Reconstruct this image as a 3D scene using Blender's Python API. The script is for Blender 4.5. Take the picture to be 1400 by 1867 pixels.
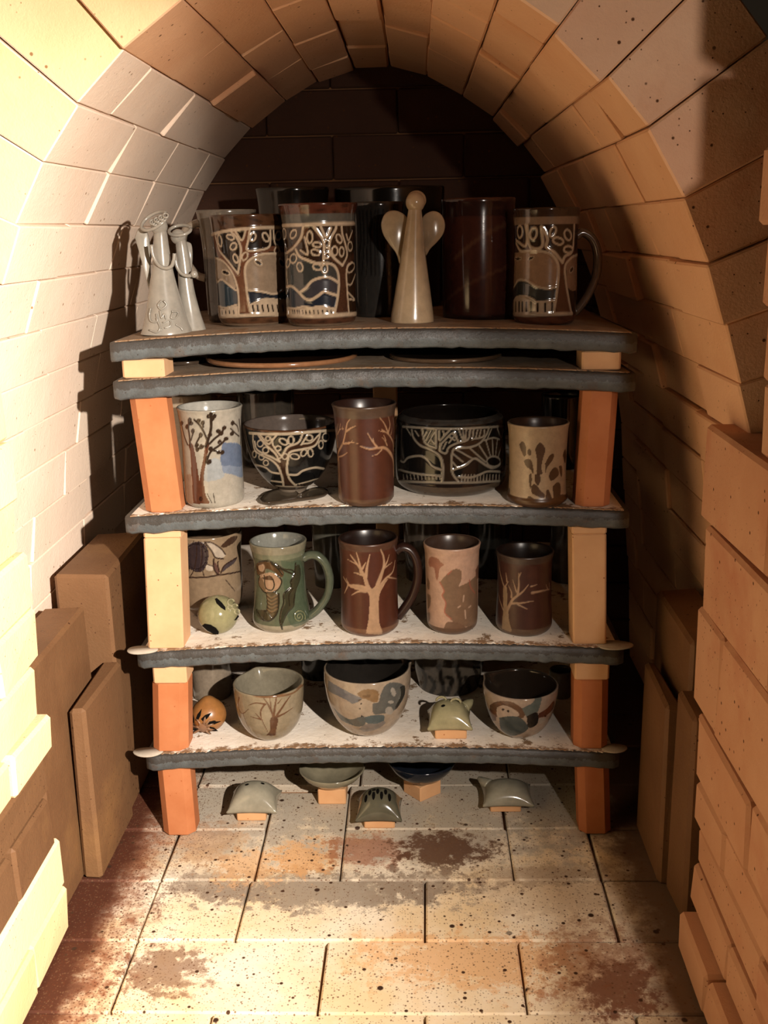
import bpy, math, random
import numpy as np
from mathutils import Vector, Matrix
random.seed(7); rng=np.random.default_rng(11)
for o in list(bpy.data.objects): bpy.data.objects.remove(o)
scene=bpy.context.scene; COL=scene.collection
# ------------------------------------------------------------------ camera
F=1900.; CAM=np.array([0,0,.8215]); pit,rol,yaw=np.radians([15.18,-1.21,-1.94])
cp,sp=np.cos(pit),np.sin(pit)
FW=np.array([np.sin(yaw)*cp,np.cos(yaw)*cp,-sp]); _r=np.array([np.cos(yaw),-np.sin(yaw),0]); _u=np.cross(_r,FW)
RT=np.cos(rol)*_r+np.sin(rol)*_u; UP=-np.sin(rol)*_r+np.cos(rol)*_u
cd=bpy.data.cameras.new('camera'); cam=bpy.data.objects.new('camera',cd); COL.objects.link(cam)
m=Matrix(((RT[0],UP[0],-FW[0],CAM[0]),(RT[1],UP[1],-FW[1],CAM[1]),(RT[2],UP[2],-FW[2],CAM[2]),(0,0,0,1)))
cam.matrix_world=m; cd.sensor_fit='HORIZONTAL'; cd.sensor_width=36; cd.lens=36*F/1400; cd.clip_start=.01; cd.clip_end=50
scene.camera=cam
# ------------------------------------------------------------------ world, lamp, exposure
w=bpy.data.worlds.new('room'); scene.world=w; w.use_nodes=True
w.node_tree.nodes['Background'].inputs[0].default_value=(1,.72,.46,1); w.node_tree.nodes['Background'].inputs[1].default_value=.012
LAMP=Vector((.42,-.05,.94)); LCOL=(1,.885,.775)
sd=bpy.data.lights.new('lamp_reflector_beam','SPOT'); sd.energy=40; sd.color=LCOL; sd.spot_size=math.radians(64); sd.spot_blend=.15; sd.shadow_soft_size=.012
so=bpy.data.objects.new('lamp_reflector_beam',sd); COL.objects.link(so); so.location=LAMP
so.rotation_euler=Vector((-.97,1,-.58)).to_track_quat('-Z','Y').to_euler()
hd=bpy.data.lights.new('lamp_hot_centre','SPOT'); hd.energy=275; hd.color=LCOL; hd.spot_size=math.radians(70); hd.spot_blend=1.; hd.shadow_soft_size=.012
ho=bpy.data.objects.new('lamp_hot_centre',hd); COL.objects.link(ho); ho.location=LAMP
ho.rotation_euler=Vector((-1.12,1,-.56)).to_track_quat('-Z','Y').to_euler()
pd=bpy.data.lights.new('lamp_bulb','POINT'); pd.energy=17; pd.color=LCOL; pd.shadow_soft_size=.012
po=bpy.data.objects.new('lamp_bulb',pd); COL.objects.link(po); po.location=LAMP
vs=scene.view_settings; vs.view_transform='Standard'; vs.look='None'; vs.exposure=0; vs.gamma=1; vs.use_curve_mapping=False
# ------------------------------------------------------------------ helpers
def lin(c):
    c=np.array(c,float)/255; return np.where(c<=.04045,c/12.92,((c+.055)/1.055)**2.4)
def rgba(c): return (*lin(c),1.)
def rays(p):
    p=np.atleast_2d(np.array(p,float)); return FW+RT*((p[:,:1]-700)/F)-UP*((p[:,1:]-933.5)/F)
def onY(x,y,Y): d=rays((x,y))[0]; return CAM+d*(Y-CAM[1])/d[1]
def onZ(x,y,Z): d=rays((x,y))[0]; return CAM+d*(Z-CAM[2])/d[2]
def link(o,parent=None):
    COL.objects.link(o)
    if parent is not None: o.parent=parent
    return o
def mesh_obj(name,V,Fs,mat,parent=None,smooth=False,mi=None,col=None,at=None):
    me=bpy.data.meshes.new(name); V=np.asarray(V,float)
    if at is not None: V=V-np.asarray(at)
    me.from_pydata(V.tolist(),[],[list(map(int,f)) for f in Fs])
    for mm in (mat if isinstance(mat,(list,tuple)) else [mat]): me.materials.append(mm)
    if mi is not None: me.polygons.foreach_set('material_index',np.asarray(mi,np.int32))
    if smooth: me.polygons.foreach_set('use_smooth',np.ones(len(me.polygons),bool))
    if col is not None:
        a=me.color_attributes.new('Col','FLOAT_COLOR','POINT')
        a.data.foreach_set('color',np.concatenate([col,np.ones((len(col),1))],1).astype(np.float32).ravel())
    me.update(); o=bpy.data.objects.new(name,me); link(o,parent)
    if at is not None and parent is None: o.location=Vector(at)
    return o
def tag(o,label,cat,group=None):
    o['label']=label; o['category']=cat
    if group: o['group']=group
    return o
def thing(name,label,cat,loc,group=None):
    o=bpy.data.objects.new(name,None); o.empty_display_size=.02; link(o); o.location=Vector(loc); return tag(o,label,cat,group)
def struct(o): o['kind']='structure'; return o
# --- node materials
def mat(name,rough=.8,spec=.3):
    m=bpy.data.materials.new(name); m.use_nodes=True; n=m.node_tree.nodes; b=n['Principled BSDF']
    b.inputs['Roughness'].default_value=rough; b.inputs['Specular IOR Level'].default_value=spec
    return m,m.node_tree,b
def nd(t,ty,**k):
    n=t.nodes.new(ty)
    for a,v in k.items():
        if a in n.inputs.keys(): n.inputs[a].default_value=v
        else: setattr(n,a,v)
    return n
def ramp(t,src,stops):
    r=t.nodes.new('ShaderNodeValToRGB'); t.links.new(src,r.inputs[0]); e=r.color_ramp.elements
    while len(e)<len(stops): e.new(.5)
    for k,(p,c) in enumerate(stops):
        e[k].position=p; e[k].color=(c,c,c,1) if isinstance(c,(int,float)) else rgba(c)
    return r.outputs[0]
def mix(t,fac,a,b,mode='MIX'):
    x=t.nodes.new('ShaderNodeMix'); x.data_type='RGBA'; x.blend_type=mode
    for i,v in ((0,fac),(6,a),(7,b)):
        if hasattr(v,'is_output') or hasattr(v,'links'): t.links.new(v,x.inputs[i])
        else: x.inputs[i].default_value=v if i==0 else rgba(v)
    return x.outputs[2]
def noise(t,scale,detail=4,rough=.6,dist=0,coord=None):
    n=nd(t,'ShaderNodeTexNoise',Scale=scale,Detail=detail,Roughness=rough,Distortion=dist)
    t.links.new(coord if coord is not None else pos(t),n.inputs['Vector']); return n.outputs[0]
def pos(t):
    for n in t.nodes:
        if n.type=='NEW_GEOMETRY': return n.outputs['Position']
    return t.nodes.new('ShaderNodeNewGeometry').outputs['Position']
def dots(t,scale,r0,r1,keep=.5):
    v=nd(t,'ShaderNodeTexVoronoi',Scale=scale); t.links.new(pos(t),v.inputs['Vector'])
    d=ramp(t,v.outputs['Distance'],[(r0,1.),(r1,0.)])
    k=nd(t,'ShaderNodeSeparateColor'); t.links.new(v.outputs['Color'],k.inputs[0])
    g=ramp(t,k.outputs[0],[(keep,0.),(keep+.05,1.)])
    return mix(t,1.,d,g,'MULTIPLY')
def bump(t,b,h,strength=.3,dist=.002):
    n=nd(t,'ShaderNodeBump',Strength=strength,Distance=dist); t.links.new(h,n.inputs['Height']); t.links.new(n.outputs[0],b.inputs['Normal'])
def brick_mat(name,c1,c2,c3,speck=(90,55,30),rough=.85,blot=None,k1=.72,k2=.8):
    m,t,b=mat(name,rough,.2)
    oi=t.nodes.new('ShaderNodeObjectInfo')
    base=mix(t,ramp(t,noise(t,9),[(.3,0.),(.7,1.)]),c1,c2)
    base=mix(t,ramp(t,oi.outputs['Random'],[(.35,0.),(1.,.75)]),base,c3)
    if blot: base=mix(t,ramp(t,noise(t,5,5,.65),[(.52,0.),(.68,.8)]),base,blot)
    base=mix(t,dots(t,75,.10,.16,k1),base,speck)
    base=mix(t,dots(t,190,.12,.2,k2),base,speck)
    t.links.new(base,b.inputs['Base Color'])
    f=noise(t,60,6,.7); g=mix(t,.5,f,noise(t,260,4,.7)); bump(t,b,g,.6,.0022)
    return m
M={}
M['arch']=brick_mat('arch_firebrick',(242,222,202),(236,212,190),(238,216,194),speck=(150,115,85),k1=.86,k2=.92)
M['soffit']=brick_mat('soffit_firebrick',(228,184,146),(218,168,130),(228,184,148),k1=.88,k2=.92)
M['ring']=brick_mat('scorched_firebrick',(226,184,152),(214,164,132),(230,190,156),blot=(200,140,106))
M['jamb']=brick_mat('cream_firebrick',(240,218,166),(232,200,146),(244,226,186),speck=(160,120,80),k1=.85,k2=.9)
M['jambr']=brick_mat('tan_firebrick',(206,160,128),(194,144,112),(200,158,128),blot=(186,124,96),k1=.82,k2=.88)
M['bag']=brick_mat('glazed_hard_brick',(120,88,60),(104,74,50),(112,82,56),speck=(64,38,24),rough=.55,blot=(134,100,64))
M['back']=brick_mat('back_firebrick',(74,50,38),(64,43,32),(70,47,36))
M['mortar']=brick_mat('joint_fill',(150,110,76),(130,92,60),(140,100,70))
# kiln floor: washed bricks with salt speckles and flashing stains
def floor_mat():
    m,t,b=mat('washed_floor_brick',.75,.25); P=pos(t)
    sx=nd(t,'ShaderNodeSeparateXYZ'); t.links.new(P,sx.inputs[0]); x,y=sx.outputs[0],sx.outputs[1]
    def mr(src,a,b_,c=0.,d=1.):
        r=nd(t,'ShaderNodeMapRange'); r.interpolation_type='SMOOTHSTEP'; t.links.new(src,r.inputs[0])
        for i,v in enumerate((a,b_,c,d)): r.inputs[i+1].default_value=v
        return r.outputs[0]
    def mul(a,b_):
        q=nd(t,'ShaderNodeMath',operation='MULTIPLY'); t.links.new(a,q.inputs[0])
        if isinstance(b_,float): q.inputs[1].default_value=b_
        else: t.links.new(b_,q.inputs[1])
        return q.outputs[0]
    def add(a,b_):
        q=nd(t,'ShaderNodeMath',operation='ADD'); t.links.new(a,q.inputs[0])
        if isinstance(b_,float): q.inputs[1].default_value=b_
        else: t.links.new(b_,q.inputs[1])
        return q.outputs[0]
    n1=noise(t,7,6,.65); n2=noise(t,22,6,.7); n3=noise(t,60,5,.75)
    base=mix(t,ramp(t,n1,[(.38,0.),(.62,1.)]),(238,226,204),(228,204,164))
    def stain(cx,cy,rx,ry,c,amt,base):
        d=nd(t,'ShaderNodeVectorMath',operation='SUBTRACT'); t.links.new(P,d.inputs[0]); d.inputs[1].default_value=(cx,cy,0)
        e=nd(t,'ShaderNodeVectorMath',operation='DIVIDE'); t.links.new(d.outputs[0],e.inputs[0]); e.inputs[1].default_value=(rx,ry,1)
        l=nd(t,'ShaderNodeVectorMath',operation='LENGTH'); t.links.new(e.outputs[0],l.inputs[0])
        k=add(l.outputs['Value'],mul(add(n2,-.5),2.2)); k=add(k,mul(add(n3,-.5),2.6))
        return mix(t,mul(mr(k,1.0,.5),amt),base,c)
    # greyer tone towards the back of the floor
    k=add(y,mul(add(n2,-.5),.45)); k=add(k,mul(add(n3,-.5),.3)); base=mix(t,mul(mr(k,1.2,1.33),.8),base,(166,156,142))
    base=stain(-.13,1.17,.22,.055,(140,128,114),.85,base)
    base=stain(-.27,1.18,.10,.05,(146,132,116),.75,base)
    base=stain(-.235,1.22,.06,.05,(214,170,122),.7,base); base=stain(-.16,1.24,.055,.05,(214,164,110),.8,base)
    base=stain(-.075,1.255,.07,.05,(150,96,68),.8,base); base=stain(.03,1.26,.085,.055,(92,62,44),.95,base)
    base=stain(.06,1.035,.16,.06,(222,176,126),.8,base); base=stain(.20,1.02,.08,.10,(160,104,74),.6,base)
    base=stain(.16,1.16,.12,.06,(206,186,158),.6,base); base=stain(-.30,1.02,.07,.05,(110,70,46),.75,base); base=stain(.0,1.18,.09,.04,(150,134,116),.7,base); base=stain(.16,1.20,.14,.03,(150,128,106),.6,base); base=stain(-.30,1.28,.06,.07,(168,132,100),.6,base); base=stain(.215,.99,.05,.06,(120,74,52),.8,base)
    # flashing along the left wall
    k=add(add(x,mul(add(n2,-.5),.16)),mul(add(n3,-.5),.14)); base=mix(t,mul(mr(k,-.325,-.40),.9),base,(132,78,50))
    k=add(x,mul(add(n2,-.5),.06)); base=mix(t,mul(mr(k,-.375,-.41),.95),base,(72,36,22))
    k=add(x,mul(add(n2,-.5),.10)); base=mix(t,mul(mr(k,.22,.285),.9),base,(84,54,38))  # right border: dark staining, with the jamb's shadow painted into the colour
    # speckle: dense fine drops, fewer big ones
    base=mix(t,mul(dots(t,170,.16,.26,.38),.85),base,(104,72,50)); base=mix(t,mul(dots(t,330,.2,.34,.45),.6),base,(120,88,64))
    dens=mr(add(x,mul(add(n2,-.5),.2)),-.26,-.36,0.,1.)
    base=mix(t,mul(dots(t,260,.22,.36,.15),mul(dens,.75)),base,(88,46,28))
    base=mix(t,dots(t,62,.12,.17,.5),base,(70,46,30)); base=mix(t,dots(t,24,.075,.105,.45),base,(58,38,26))
    t.links.new(base,b.inputs['Base Color']); bump(t,b,mix(t,.5,n3,dots(t,24,.07,.12,.5),'SUBTRACT'),.35,.0015)
    return m
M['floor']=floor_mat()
def plain(name,c1,c2,rough=.7,scale=30,speck=None,spec=.3):
    m,t,b=mat(name,rough,spec); base=mix(t,ramp(t,noise(t,scale),[(.35,0.),(.65,1.)]),c1,c2)
    if speck: base=mix(t,dots(t,120,.08,.14,.75),base,speck)
    t.links.new(base,b.inputs['Base Color']); bump(t,b,noise(t,scale*6,4),.2,.001); return m
M['post_o']=plain('terracotta_post',(176,112,72),(166,100,60),.75,20,(150,80,40))
M['post_c']=plain('cream_post',(204,164,124),(196,154,114),.8,20,(120,70,40))
M['stilt']=plain('buff_stilt',(206,160,116),(196,148,104),.8,20,(150,90,50))
M['wafer']=plain('white_wafer',(176,168,154),(160,150,136),.85,40)
M['shelf']=None
def shelf_mat():
    m,t,b=mat('silicon_carbide_shelf',.42,.5)
    base=mix(t,ramp(t,noise(t,45,5,.7),[(.35,0.),(.65,1.)]),(84,90,92),(66,69,70))
    base=mix(t,ramp(t,noise(t,25,6,.7),[(.56,0.),(.70,.7)]),base,(82,60,44))
    base=mix(t,dots(t,210,.1,.2,.7),base,(46,40,36))
    a=nd(t,'ShaderNodeVertexColor',layer_name='Col'); q=nd(t,'ShaderNodeMath',operation='MULTIPLY_ADD'); t.links.new(noise(t,130,5,.7),q.inputs[0]); q.inputs[1].default_value=.9; t.links.new(a.outputs[0],q.inputs[2])
    base=mix(t,ramp(t,q.outputs[0],[(.98,0.),(1.12,.75)]),base,(44,38,33)); base=mix(t,ramp(t,q.outputs[0],[(1.42,0.),(1.5,.8)]),base,(120,92,68))
    t.links.new(base,b.inputs['Base Color']); bump(t,b,noise(t,220,5,.7),.5,.0015); return m
M['shelf']=shelf_mat()
def wash_mat(name,c1,c2,lo):
    m,t,b=mat(name,.9,.1); P=pos(t)
    sx=nd(t,'ShaderNodeSeparateXYZ'); t.links.new(P,sx.inputs[0])
    base=mix(t,ramp(t,noise(t,18),[(.35,0.),(.65,1.)]),c1,c2)
    base=mix(t,ramp(t,noise(t,26,7,.75),[(lo,0.),(lo+.04,1.)]),base,(128,104,80))
    q=nd(t,'ShaderNodeMath',operation='MULTIPLY_ADD'); t.links.new(noise(t,55,6,.75),q.inputs[0]); q.inputs[1].default_value=.09; t.links.new(sx.outputs[1],q.inputs[2])
    r=nd(t,'ShaderNodeMapRange'); t.links.new(q.outputs[0],r.inputs[0]); r.inputs[1].default_value=1.343; r.inputs[2].default_value=1.333
    base=mix(t,r.outputs[0],base,(138,110,84))
    base=mix(t,dots(t,150,.1,.18,.8),base,(90,72,56)); 
    t.links.new(base,b.inputs['Base Color']); bump(t,b,noise(t,90,6,.7),.6,.002); return m
M['wash']=wash_mat('kiln_wash',(236,228,216),(220,208,192),.575); M['wash_dark']=wash_mat('dark_kiln_wash',(150,132,112),(120,104,88),.55)  # second wash is a darker, browner variant for the two upper shelves
def glaze(name,rough,coat=0.,mott=.0):
    m,t,b=mat(name,rough,.5); a=nd(t,'ShaderNodeVertexColor',layer_name='Col'); c=a.outputs[0]
    v=ramp(t,noise(t,120,5,.7),[(.3,.36),(.7,.5)]); c=mix(t,1.,c,v,'MULTIPLY')
    t.links.new(c,b.inputs['Base Color']); bump(t,b,noise(t,90,3),.06,.001); return m
M['gloss']=glaze('glossy_painted_glaze',.13); M['satin']=glaze('satin_painted_glaze',.32)
def solid(name,c,rough=.15,spec=.5):
    m,t,b=mat(name,rough,spec); v=ramp(t,noise(t,60,4),[(.3,.5),(.7,.68)]); base=mix(t,1.,c,v,'MULTIPLY'); 
    t.links.new(base,b.inputs['Base Color']); bump(t,b,noise(t,70,3),.08,.001); return m
M['hole']=solid('dark_inside',(14,11,8),.9,.1)
# --- chamfered six-sided block from 8 corners (bottom ring 0-3, top ring 4-7)
HF=[(0,3,2,1),(4,5,6,7),(0,1,5,4),(1,2,6,5),(2,3,7,6),(3,0,4,7)]
def hexa(c,ch=.004):
    c=np.asarray(c,float); V=[]; idx={}; Fs=[]
    for fi,f in enumerate(HF):
        for k in range(4):
            i=f[k]; a=c[f[k-1]]-c[i]; b=c[f[(k+1)%4]]-c[i]
            idx[(fi,i)]=len(V); V.append(c[i]+a/np.linalg.norm(a)*ch+b/np.linalg.norm(b)*ch)
        Fs.append([idx[(fi,i)] for i in f])
    ctr=c.mean(0); V=np.array(V)
    def put(q):
        p=V[q]; n=np.cross(p[1]-p[0],p[2]-p[0])
        Fs.append(q if n@(p.mean(0)-ctr)>0 else q[::-1])
    for fa in range(6):
        for fb in range(fa+1,6):
            s=[i for i in HF[fa] if i in HF[fb]]
            if len(s)==2: put([idx[(fa,s[0])],idx[(fa,s[1])],idx[(fb,s[1])],idx[(fb,s[0])]])
    for i in range(8): put([idx[(fi,i)] for fi in range(6) if i in HF[fi]])
    return V,Fs
def box_c(x0,x1,y0,y1,z0,z1): return np.array([(x0,y0,z0),(x1,y0,z0),(x1,y1,z0),(x0,y1,z0),(x0,y0,z1),(x1,y0,z1),(x1,y1,z1),(x0,y1,z1)])
def block(name,c,mt,parent=None,ch=.004,jit=.0,mi=None):
    c=np.asarray(c,float)+rng.normal(0,1,(8,3))*jit; V,Fs=hexa(c,ch); at=np.array([c[:,0].mean(),c[:,1].mean(),c[:,2].min()])
    o=mesh_obj(name,V,Fs,mt,parent,at=at,mi=None if mi is None else [mi.get(k,0) for k in range(len(Fs))])
    o.location=Vector(at); return o
# ------------------------------------------------------------------ floor
XF=-.345; WB=.2286; Y0=.949; G=.12
fl=struct(mesh_obj('floor',*hexa(box_c(-.62,.52,.55,1.98,-.09,-.012),.001),M['mortar']))
rows={-3:[-.4,.6,1.6,2.6],-2:[0,1,2,3],-1:[-.5,.5,1.51,2.5],0:[0,1,2,3],1:[0,.52,1.52,2.53],2:[0,.54,1.03,2.03,2.53],3:[0,.54,1.03,2.03,2.53],4:[0,1.1,2.1,2.6],5:[0,.55,1.55,2.5],6:[0,1,2,2.6],7:[0,.5,1.5,2.5]}
for k,js in rows.items():
    xs=[-.60]+[XF+WB*j for j in js]+[.50]
    for i in range(len(xs)-1):
        if xs[i+1]-xs[i]<.02: continue
        x0,x1=xs[i],xs[i+1]; y0=Y0+G*k; y1=y0+G
        if k==3 and js[i-1:i]==[.54]: continue
        if k==2 and js[i-1:i]==[.54]: y1+=G*.85
        if k==4 and False: pass
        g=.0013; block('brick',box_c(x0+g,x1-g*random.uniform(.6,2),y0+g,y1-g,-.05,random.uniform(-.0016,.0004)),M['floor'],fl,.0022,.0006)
# ------------------------------------------------------------------ tunnel arch
XC=-.066; YF=1.09; YB=1.92; TH=.14
PR=np.array([(0,1.09),(.045,1.086),(.09,1.072),(.135,1.049),(.178,1.024),(.215,.996),(.25,.962),(.283,.924),(.31,.885),(.335,.84),(.357,.79),(.378,.735),(.397,.675),(.418,.60),(.437,.50),(.452,.38),(.464,.25),(.472,.12),(.476,0)])
def spl(P,n=40):
    P=np.asarray(P,float); Q=np.vstack([2*P[0]-P[1],P,2*P[-1]-P[-2]]); out=[]
    for i in range(1,len(Q)-2):
        t=np.linspace(0,1,n,endpoint=False)[:,None]; a,b,c,d=Q[i-1:i+3]
        out.append(.5*((2*b)+(-a+c)*t+(2*a-5*b+4*c-d)*t**2+(-a+3*b-3*c+d)*t**3))
    return np.vstack(out+[P[-1:]])
PS=spl(PR,30); SL=np.concatenate([[0],np.cumsum(np.linalg.norm(np.diff(PS,axis=0),axis=1))]); STOT=SL[-1]
def arc(s,side):   # s from crown down
    x=np.interp(s,SL,PS[:,0]); z=np.interp(s,SL,PS[:,1]); e=.01
    dx=np.interp(min(s+e,STOT),SL,PS[:,0])-np.interp(max(s-e,0),SL,PS[:,0]); dz=np.interp(min(s+e,STOT),SL,PS[:,1])-np.interp(max(s-e,0),SL,PS[:,1])
    l=math.hypot(dx,dz); return np.array([XC+side*x,z]),np.array([side*(-dz)/l,dx/l])
def shell(name,s0,s1,sides):
    V=[];Fs=[]
    segs=[]
    if sides==2: segs=[(-1,s) for s in np.linspace(s1,0,14)]+[(1,s) for s in np.linspace(0,s1,14)[1:]]
    else: segs=[(sides,s) for s in np.linspace(s0,s1,20)]
    for sd_,s in segs:
        p,n=arc(s,sd_)
        for off in (.025,TH-.02):
            q=p+n*off
            for y in (YF+.02,YB): V.append((q[0],y,q[1]))
    for i in range(len(segs)-1):
        a=4*i;b=a+4; Fs+=[(a,a+1,b+1,b),(a+2,b+2,b+3,a+3),(a,b,b+2,a+2),(a+1,a+3,b+3,b+1)]
    Fs+=[(0,2,3,1),(b,b+1,b+3,b+2)]
    return struct(mesh_obj(name,V,Fs,M['mortar']))
S_CEIL=.40
ceil_o=shell('ceiling',0,S_CEIL,2); wl=shell('wall_left',S_CEIL,STOT,-1); wr=shell('wall_right',S_CEIL,STOT,1)
def arch_course(side,s0,s1,parent,mt,ys,offs):
    for i in range(len(ys)-1):
        y0,y1=ys[i],ys[i+1]; o=offs[i]; g=.0006
        c=[]
        pa,na=arc(s0+g,side); pb,nb=arc(s1-g,side)
        ia,ib=pa-na*o,pb-nb*(o+rng.normal(0,.0012)); oa,ob=pa+na*TH,pb+nb*TH
        c=[(ia[0],y0+g,ia[1]),(oa[0],y0+g,oa[1]),(oa[0],y1-g,oa[1]),(ia[0],y1-g,ia[1]),(ib[0],y0+g,ib[1]),(ob[0],y0+g,ob[1]),(ob[0],y1-g,ob[1]),(ib[0],y1-g,ib[1])]
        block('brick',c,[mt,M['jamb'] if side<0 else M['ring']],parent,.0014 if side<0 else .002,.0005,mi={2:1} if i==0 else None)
for side in (-1,1):
    s=.0; j=0
    if side==1: s=-.036
    while s<STOT-.03:
        wdt=random.choice([.064,.066,.07,.076]) if s<.5 else random.choice([.064,.066]); s1=min(s+wdt,STOT)
        if STOT-s1<.03: s1=STOT
        y=YF+random.uniform(-.012,.006); ys=[y]; first=random.choice([.114,.229]) if j%2 else random.choice([.17,.229])
        while ys[-1]<YB-.06:
            ys.append(ys[-1]+(first if len(ys)==1 else (.229 if side<0 else random.choice([.114,.229,.229,.229]))))
        ys[-1]=YB
        if len(ys)>2 and ys[-1]-ys[-2]<.03: ys.pop(-2)
        offs=[max(-.004,random.gauss(.0,.0010 if side<0 else .0016)+(random.choice([0,.004,.007]) if random.random()<(.10 if side<0 else .16) else 0)) for _ in ys]
        par=ceil_o if s1<=S_CEIL+.03 else (wl if side<0 else wr)
        if s<0:  # crown course straddles the axis
            pa,na=arc(.036,-1);pb,nb=arc(.028,1)
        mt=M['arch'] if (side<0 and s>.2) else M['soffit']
        if s<0:
            for i in range(len(ys)-1):
                y0,y1=ys[i],ys[i+1]; zc=1.088-offs[i]
                block('brick',[(XC-.0348,y0,zc),(XC-.0348,y1,zc),(XC+.0268,y1,zc),(XC+.0268,y0,zc),(XC-.043,y0,zc+TH),(XC-.043,y1,zc+TH),(XC+.034,y1,zc+TH),(XC+.034,y0,zc+TH)],[mt,M['ring']],par,.0028,.0007)
            s=.028
        else:
            if side==-1 and s==0: s=.036; s1=s+wdt
            arch_course(side,s,s1,par,mt,ys,offs); s=s1
        j+=1
# back wall
wb=struct(mesh_obj('wall_back',*hexa(box_c(-.60,.48,YB+.012,YB+.16,-.05,1.25),.001),M['mortar']))
z=0;k=0
while z<1.16:
    x=-.60+(-.114 if k%2 else 0)
    while x<.48:
        x0=max(x,-.60); x1=min(x+.229,.48)
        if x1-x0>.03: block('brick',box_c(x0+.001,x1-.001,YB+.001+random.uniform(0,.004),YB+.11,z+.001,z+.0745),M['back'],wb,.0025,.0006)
        x+=.229
    z+=.0755;k+=1
# door jambs: stacks of bricks either side of the opening
XL=-.433; XR=.32
jl=struct(mesh_obj('wall_front_left',*hexa(box_c(XL-.225,XL-.012,.65,1.06,0,.66),.001),M['mortar']))
zs=[0,.0,.066,.131,.19,.228,.291,.356,.42,.486,.54,.60,.66,.70]
zs=[0,.062,.122,.153,.21,.25,.291,.356,.419,.487,.54,.60,.66,.69]
zs=[0,.064,.128,.192,.24,.291,.356,.419,.486,.545,.612,.675]
for k in range(len(zs)-1):
    ye=1.089+rng.normal(0,.006)
    if k>=8: ye=1.078
    cut=ye-(.229 if k%2 else .115)
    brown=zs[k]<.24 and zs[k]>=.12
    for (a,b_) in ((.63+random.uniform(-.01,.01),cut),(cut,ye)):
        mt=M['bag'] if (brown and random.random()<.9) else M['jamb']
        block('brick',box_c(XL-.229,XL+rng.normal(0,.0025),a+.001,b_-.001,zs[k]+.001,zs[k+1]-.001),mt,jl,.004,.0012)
jr=struct(mesh_obj('wall_front_right',*hexa(box_c(XR+.012,XR+.225,.65,1.05,0,.60),.001),M['mortar']))
zr=[0,.05,.098,.148,.199,.277,.396,.498,.607]; yer=[1.06,1.085,1.082,1.098,1.111,1.142,1.125,1.154]
for k in range(len(zr)-1):
    cut=yer[k]-(.115,.15,.229,.114,.20,.10,.229,.229)[k]; xo=(-.022,-.004,0,-.002,0,.0,.002,0)[k]
    for (a,b_) in ((.63+random.uniform(-.01,.01),cut),(cut,yer[k])):
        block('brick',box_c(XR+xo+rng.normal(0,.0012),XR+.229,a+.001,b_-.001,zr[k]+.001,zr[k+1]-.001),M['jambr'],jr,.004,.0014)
zz=[.6075,.675,.742,.815,.889]
for k in range(4):
    block('brick',box_c(XR+.008+rng.normal(0,.002),XR+.20,.66,(.985,1.0,1.02,1.03)[k],zz[k]+.001,zz[k+1]-.001),M['jambr'],jr,.004,.0014)
for k in range(3):  # unseen bricks added on the right jamb to cast shade on the arch face
    block('brick',box_c(XR+.012,XR+.20,.64,.86,.8895+.064*k,.8885+.064*(k+1)),M['jambr'],jr,.004,.0014)
#@@OBJECTS
# ------------------------------------------------------------------ bag wall bricks beside the rack
def tb(label,c,jit=.0012,ch=.0045,mt='bag',group='hard bricks standing along the kiln walls'):
    return tag(block('hard_brick',c,M[mt],None,ch,jit),label,'brick',group)
tb('brown hard brick standing lowest and nearest the shelves, left kiln wall',box_c(-.446,-.422,1.19,1.345,0,.245))
tb('tall brown slab standing beside the cream door jamb on the left',box_c(-.505,-.449,1.10,1.31,0,.338))
tb('brown brick set highest at the back of the left wall row',box_c(-.505,-.43,1.352,1.56,0,.37))
tb('brown hard brick standing lowest and nearest the shelves, right kiln wall',box_c(.302,.321,1.178,1.315,0,.25))
tb('tall brown slab standing beside the door jamb on the right',box_c(.312,.37,1.098,1.172,0,.275))
tb('tallest brown slab leaning back on the right, behind the short brick',box_c(.330,.385,1.18,1.376,0,.334))
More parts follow.
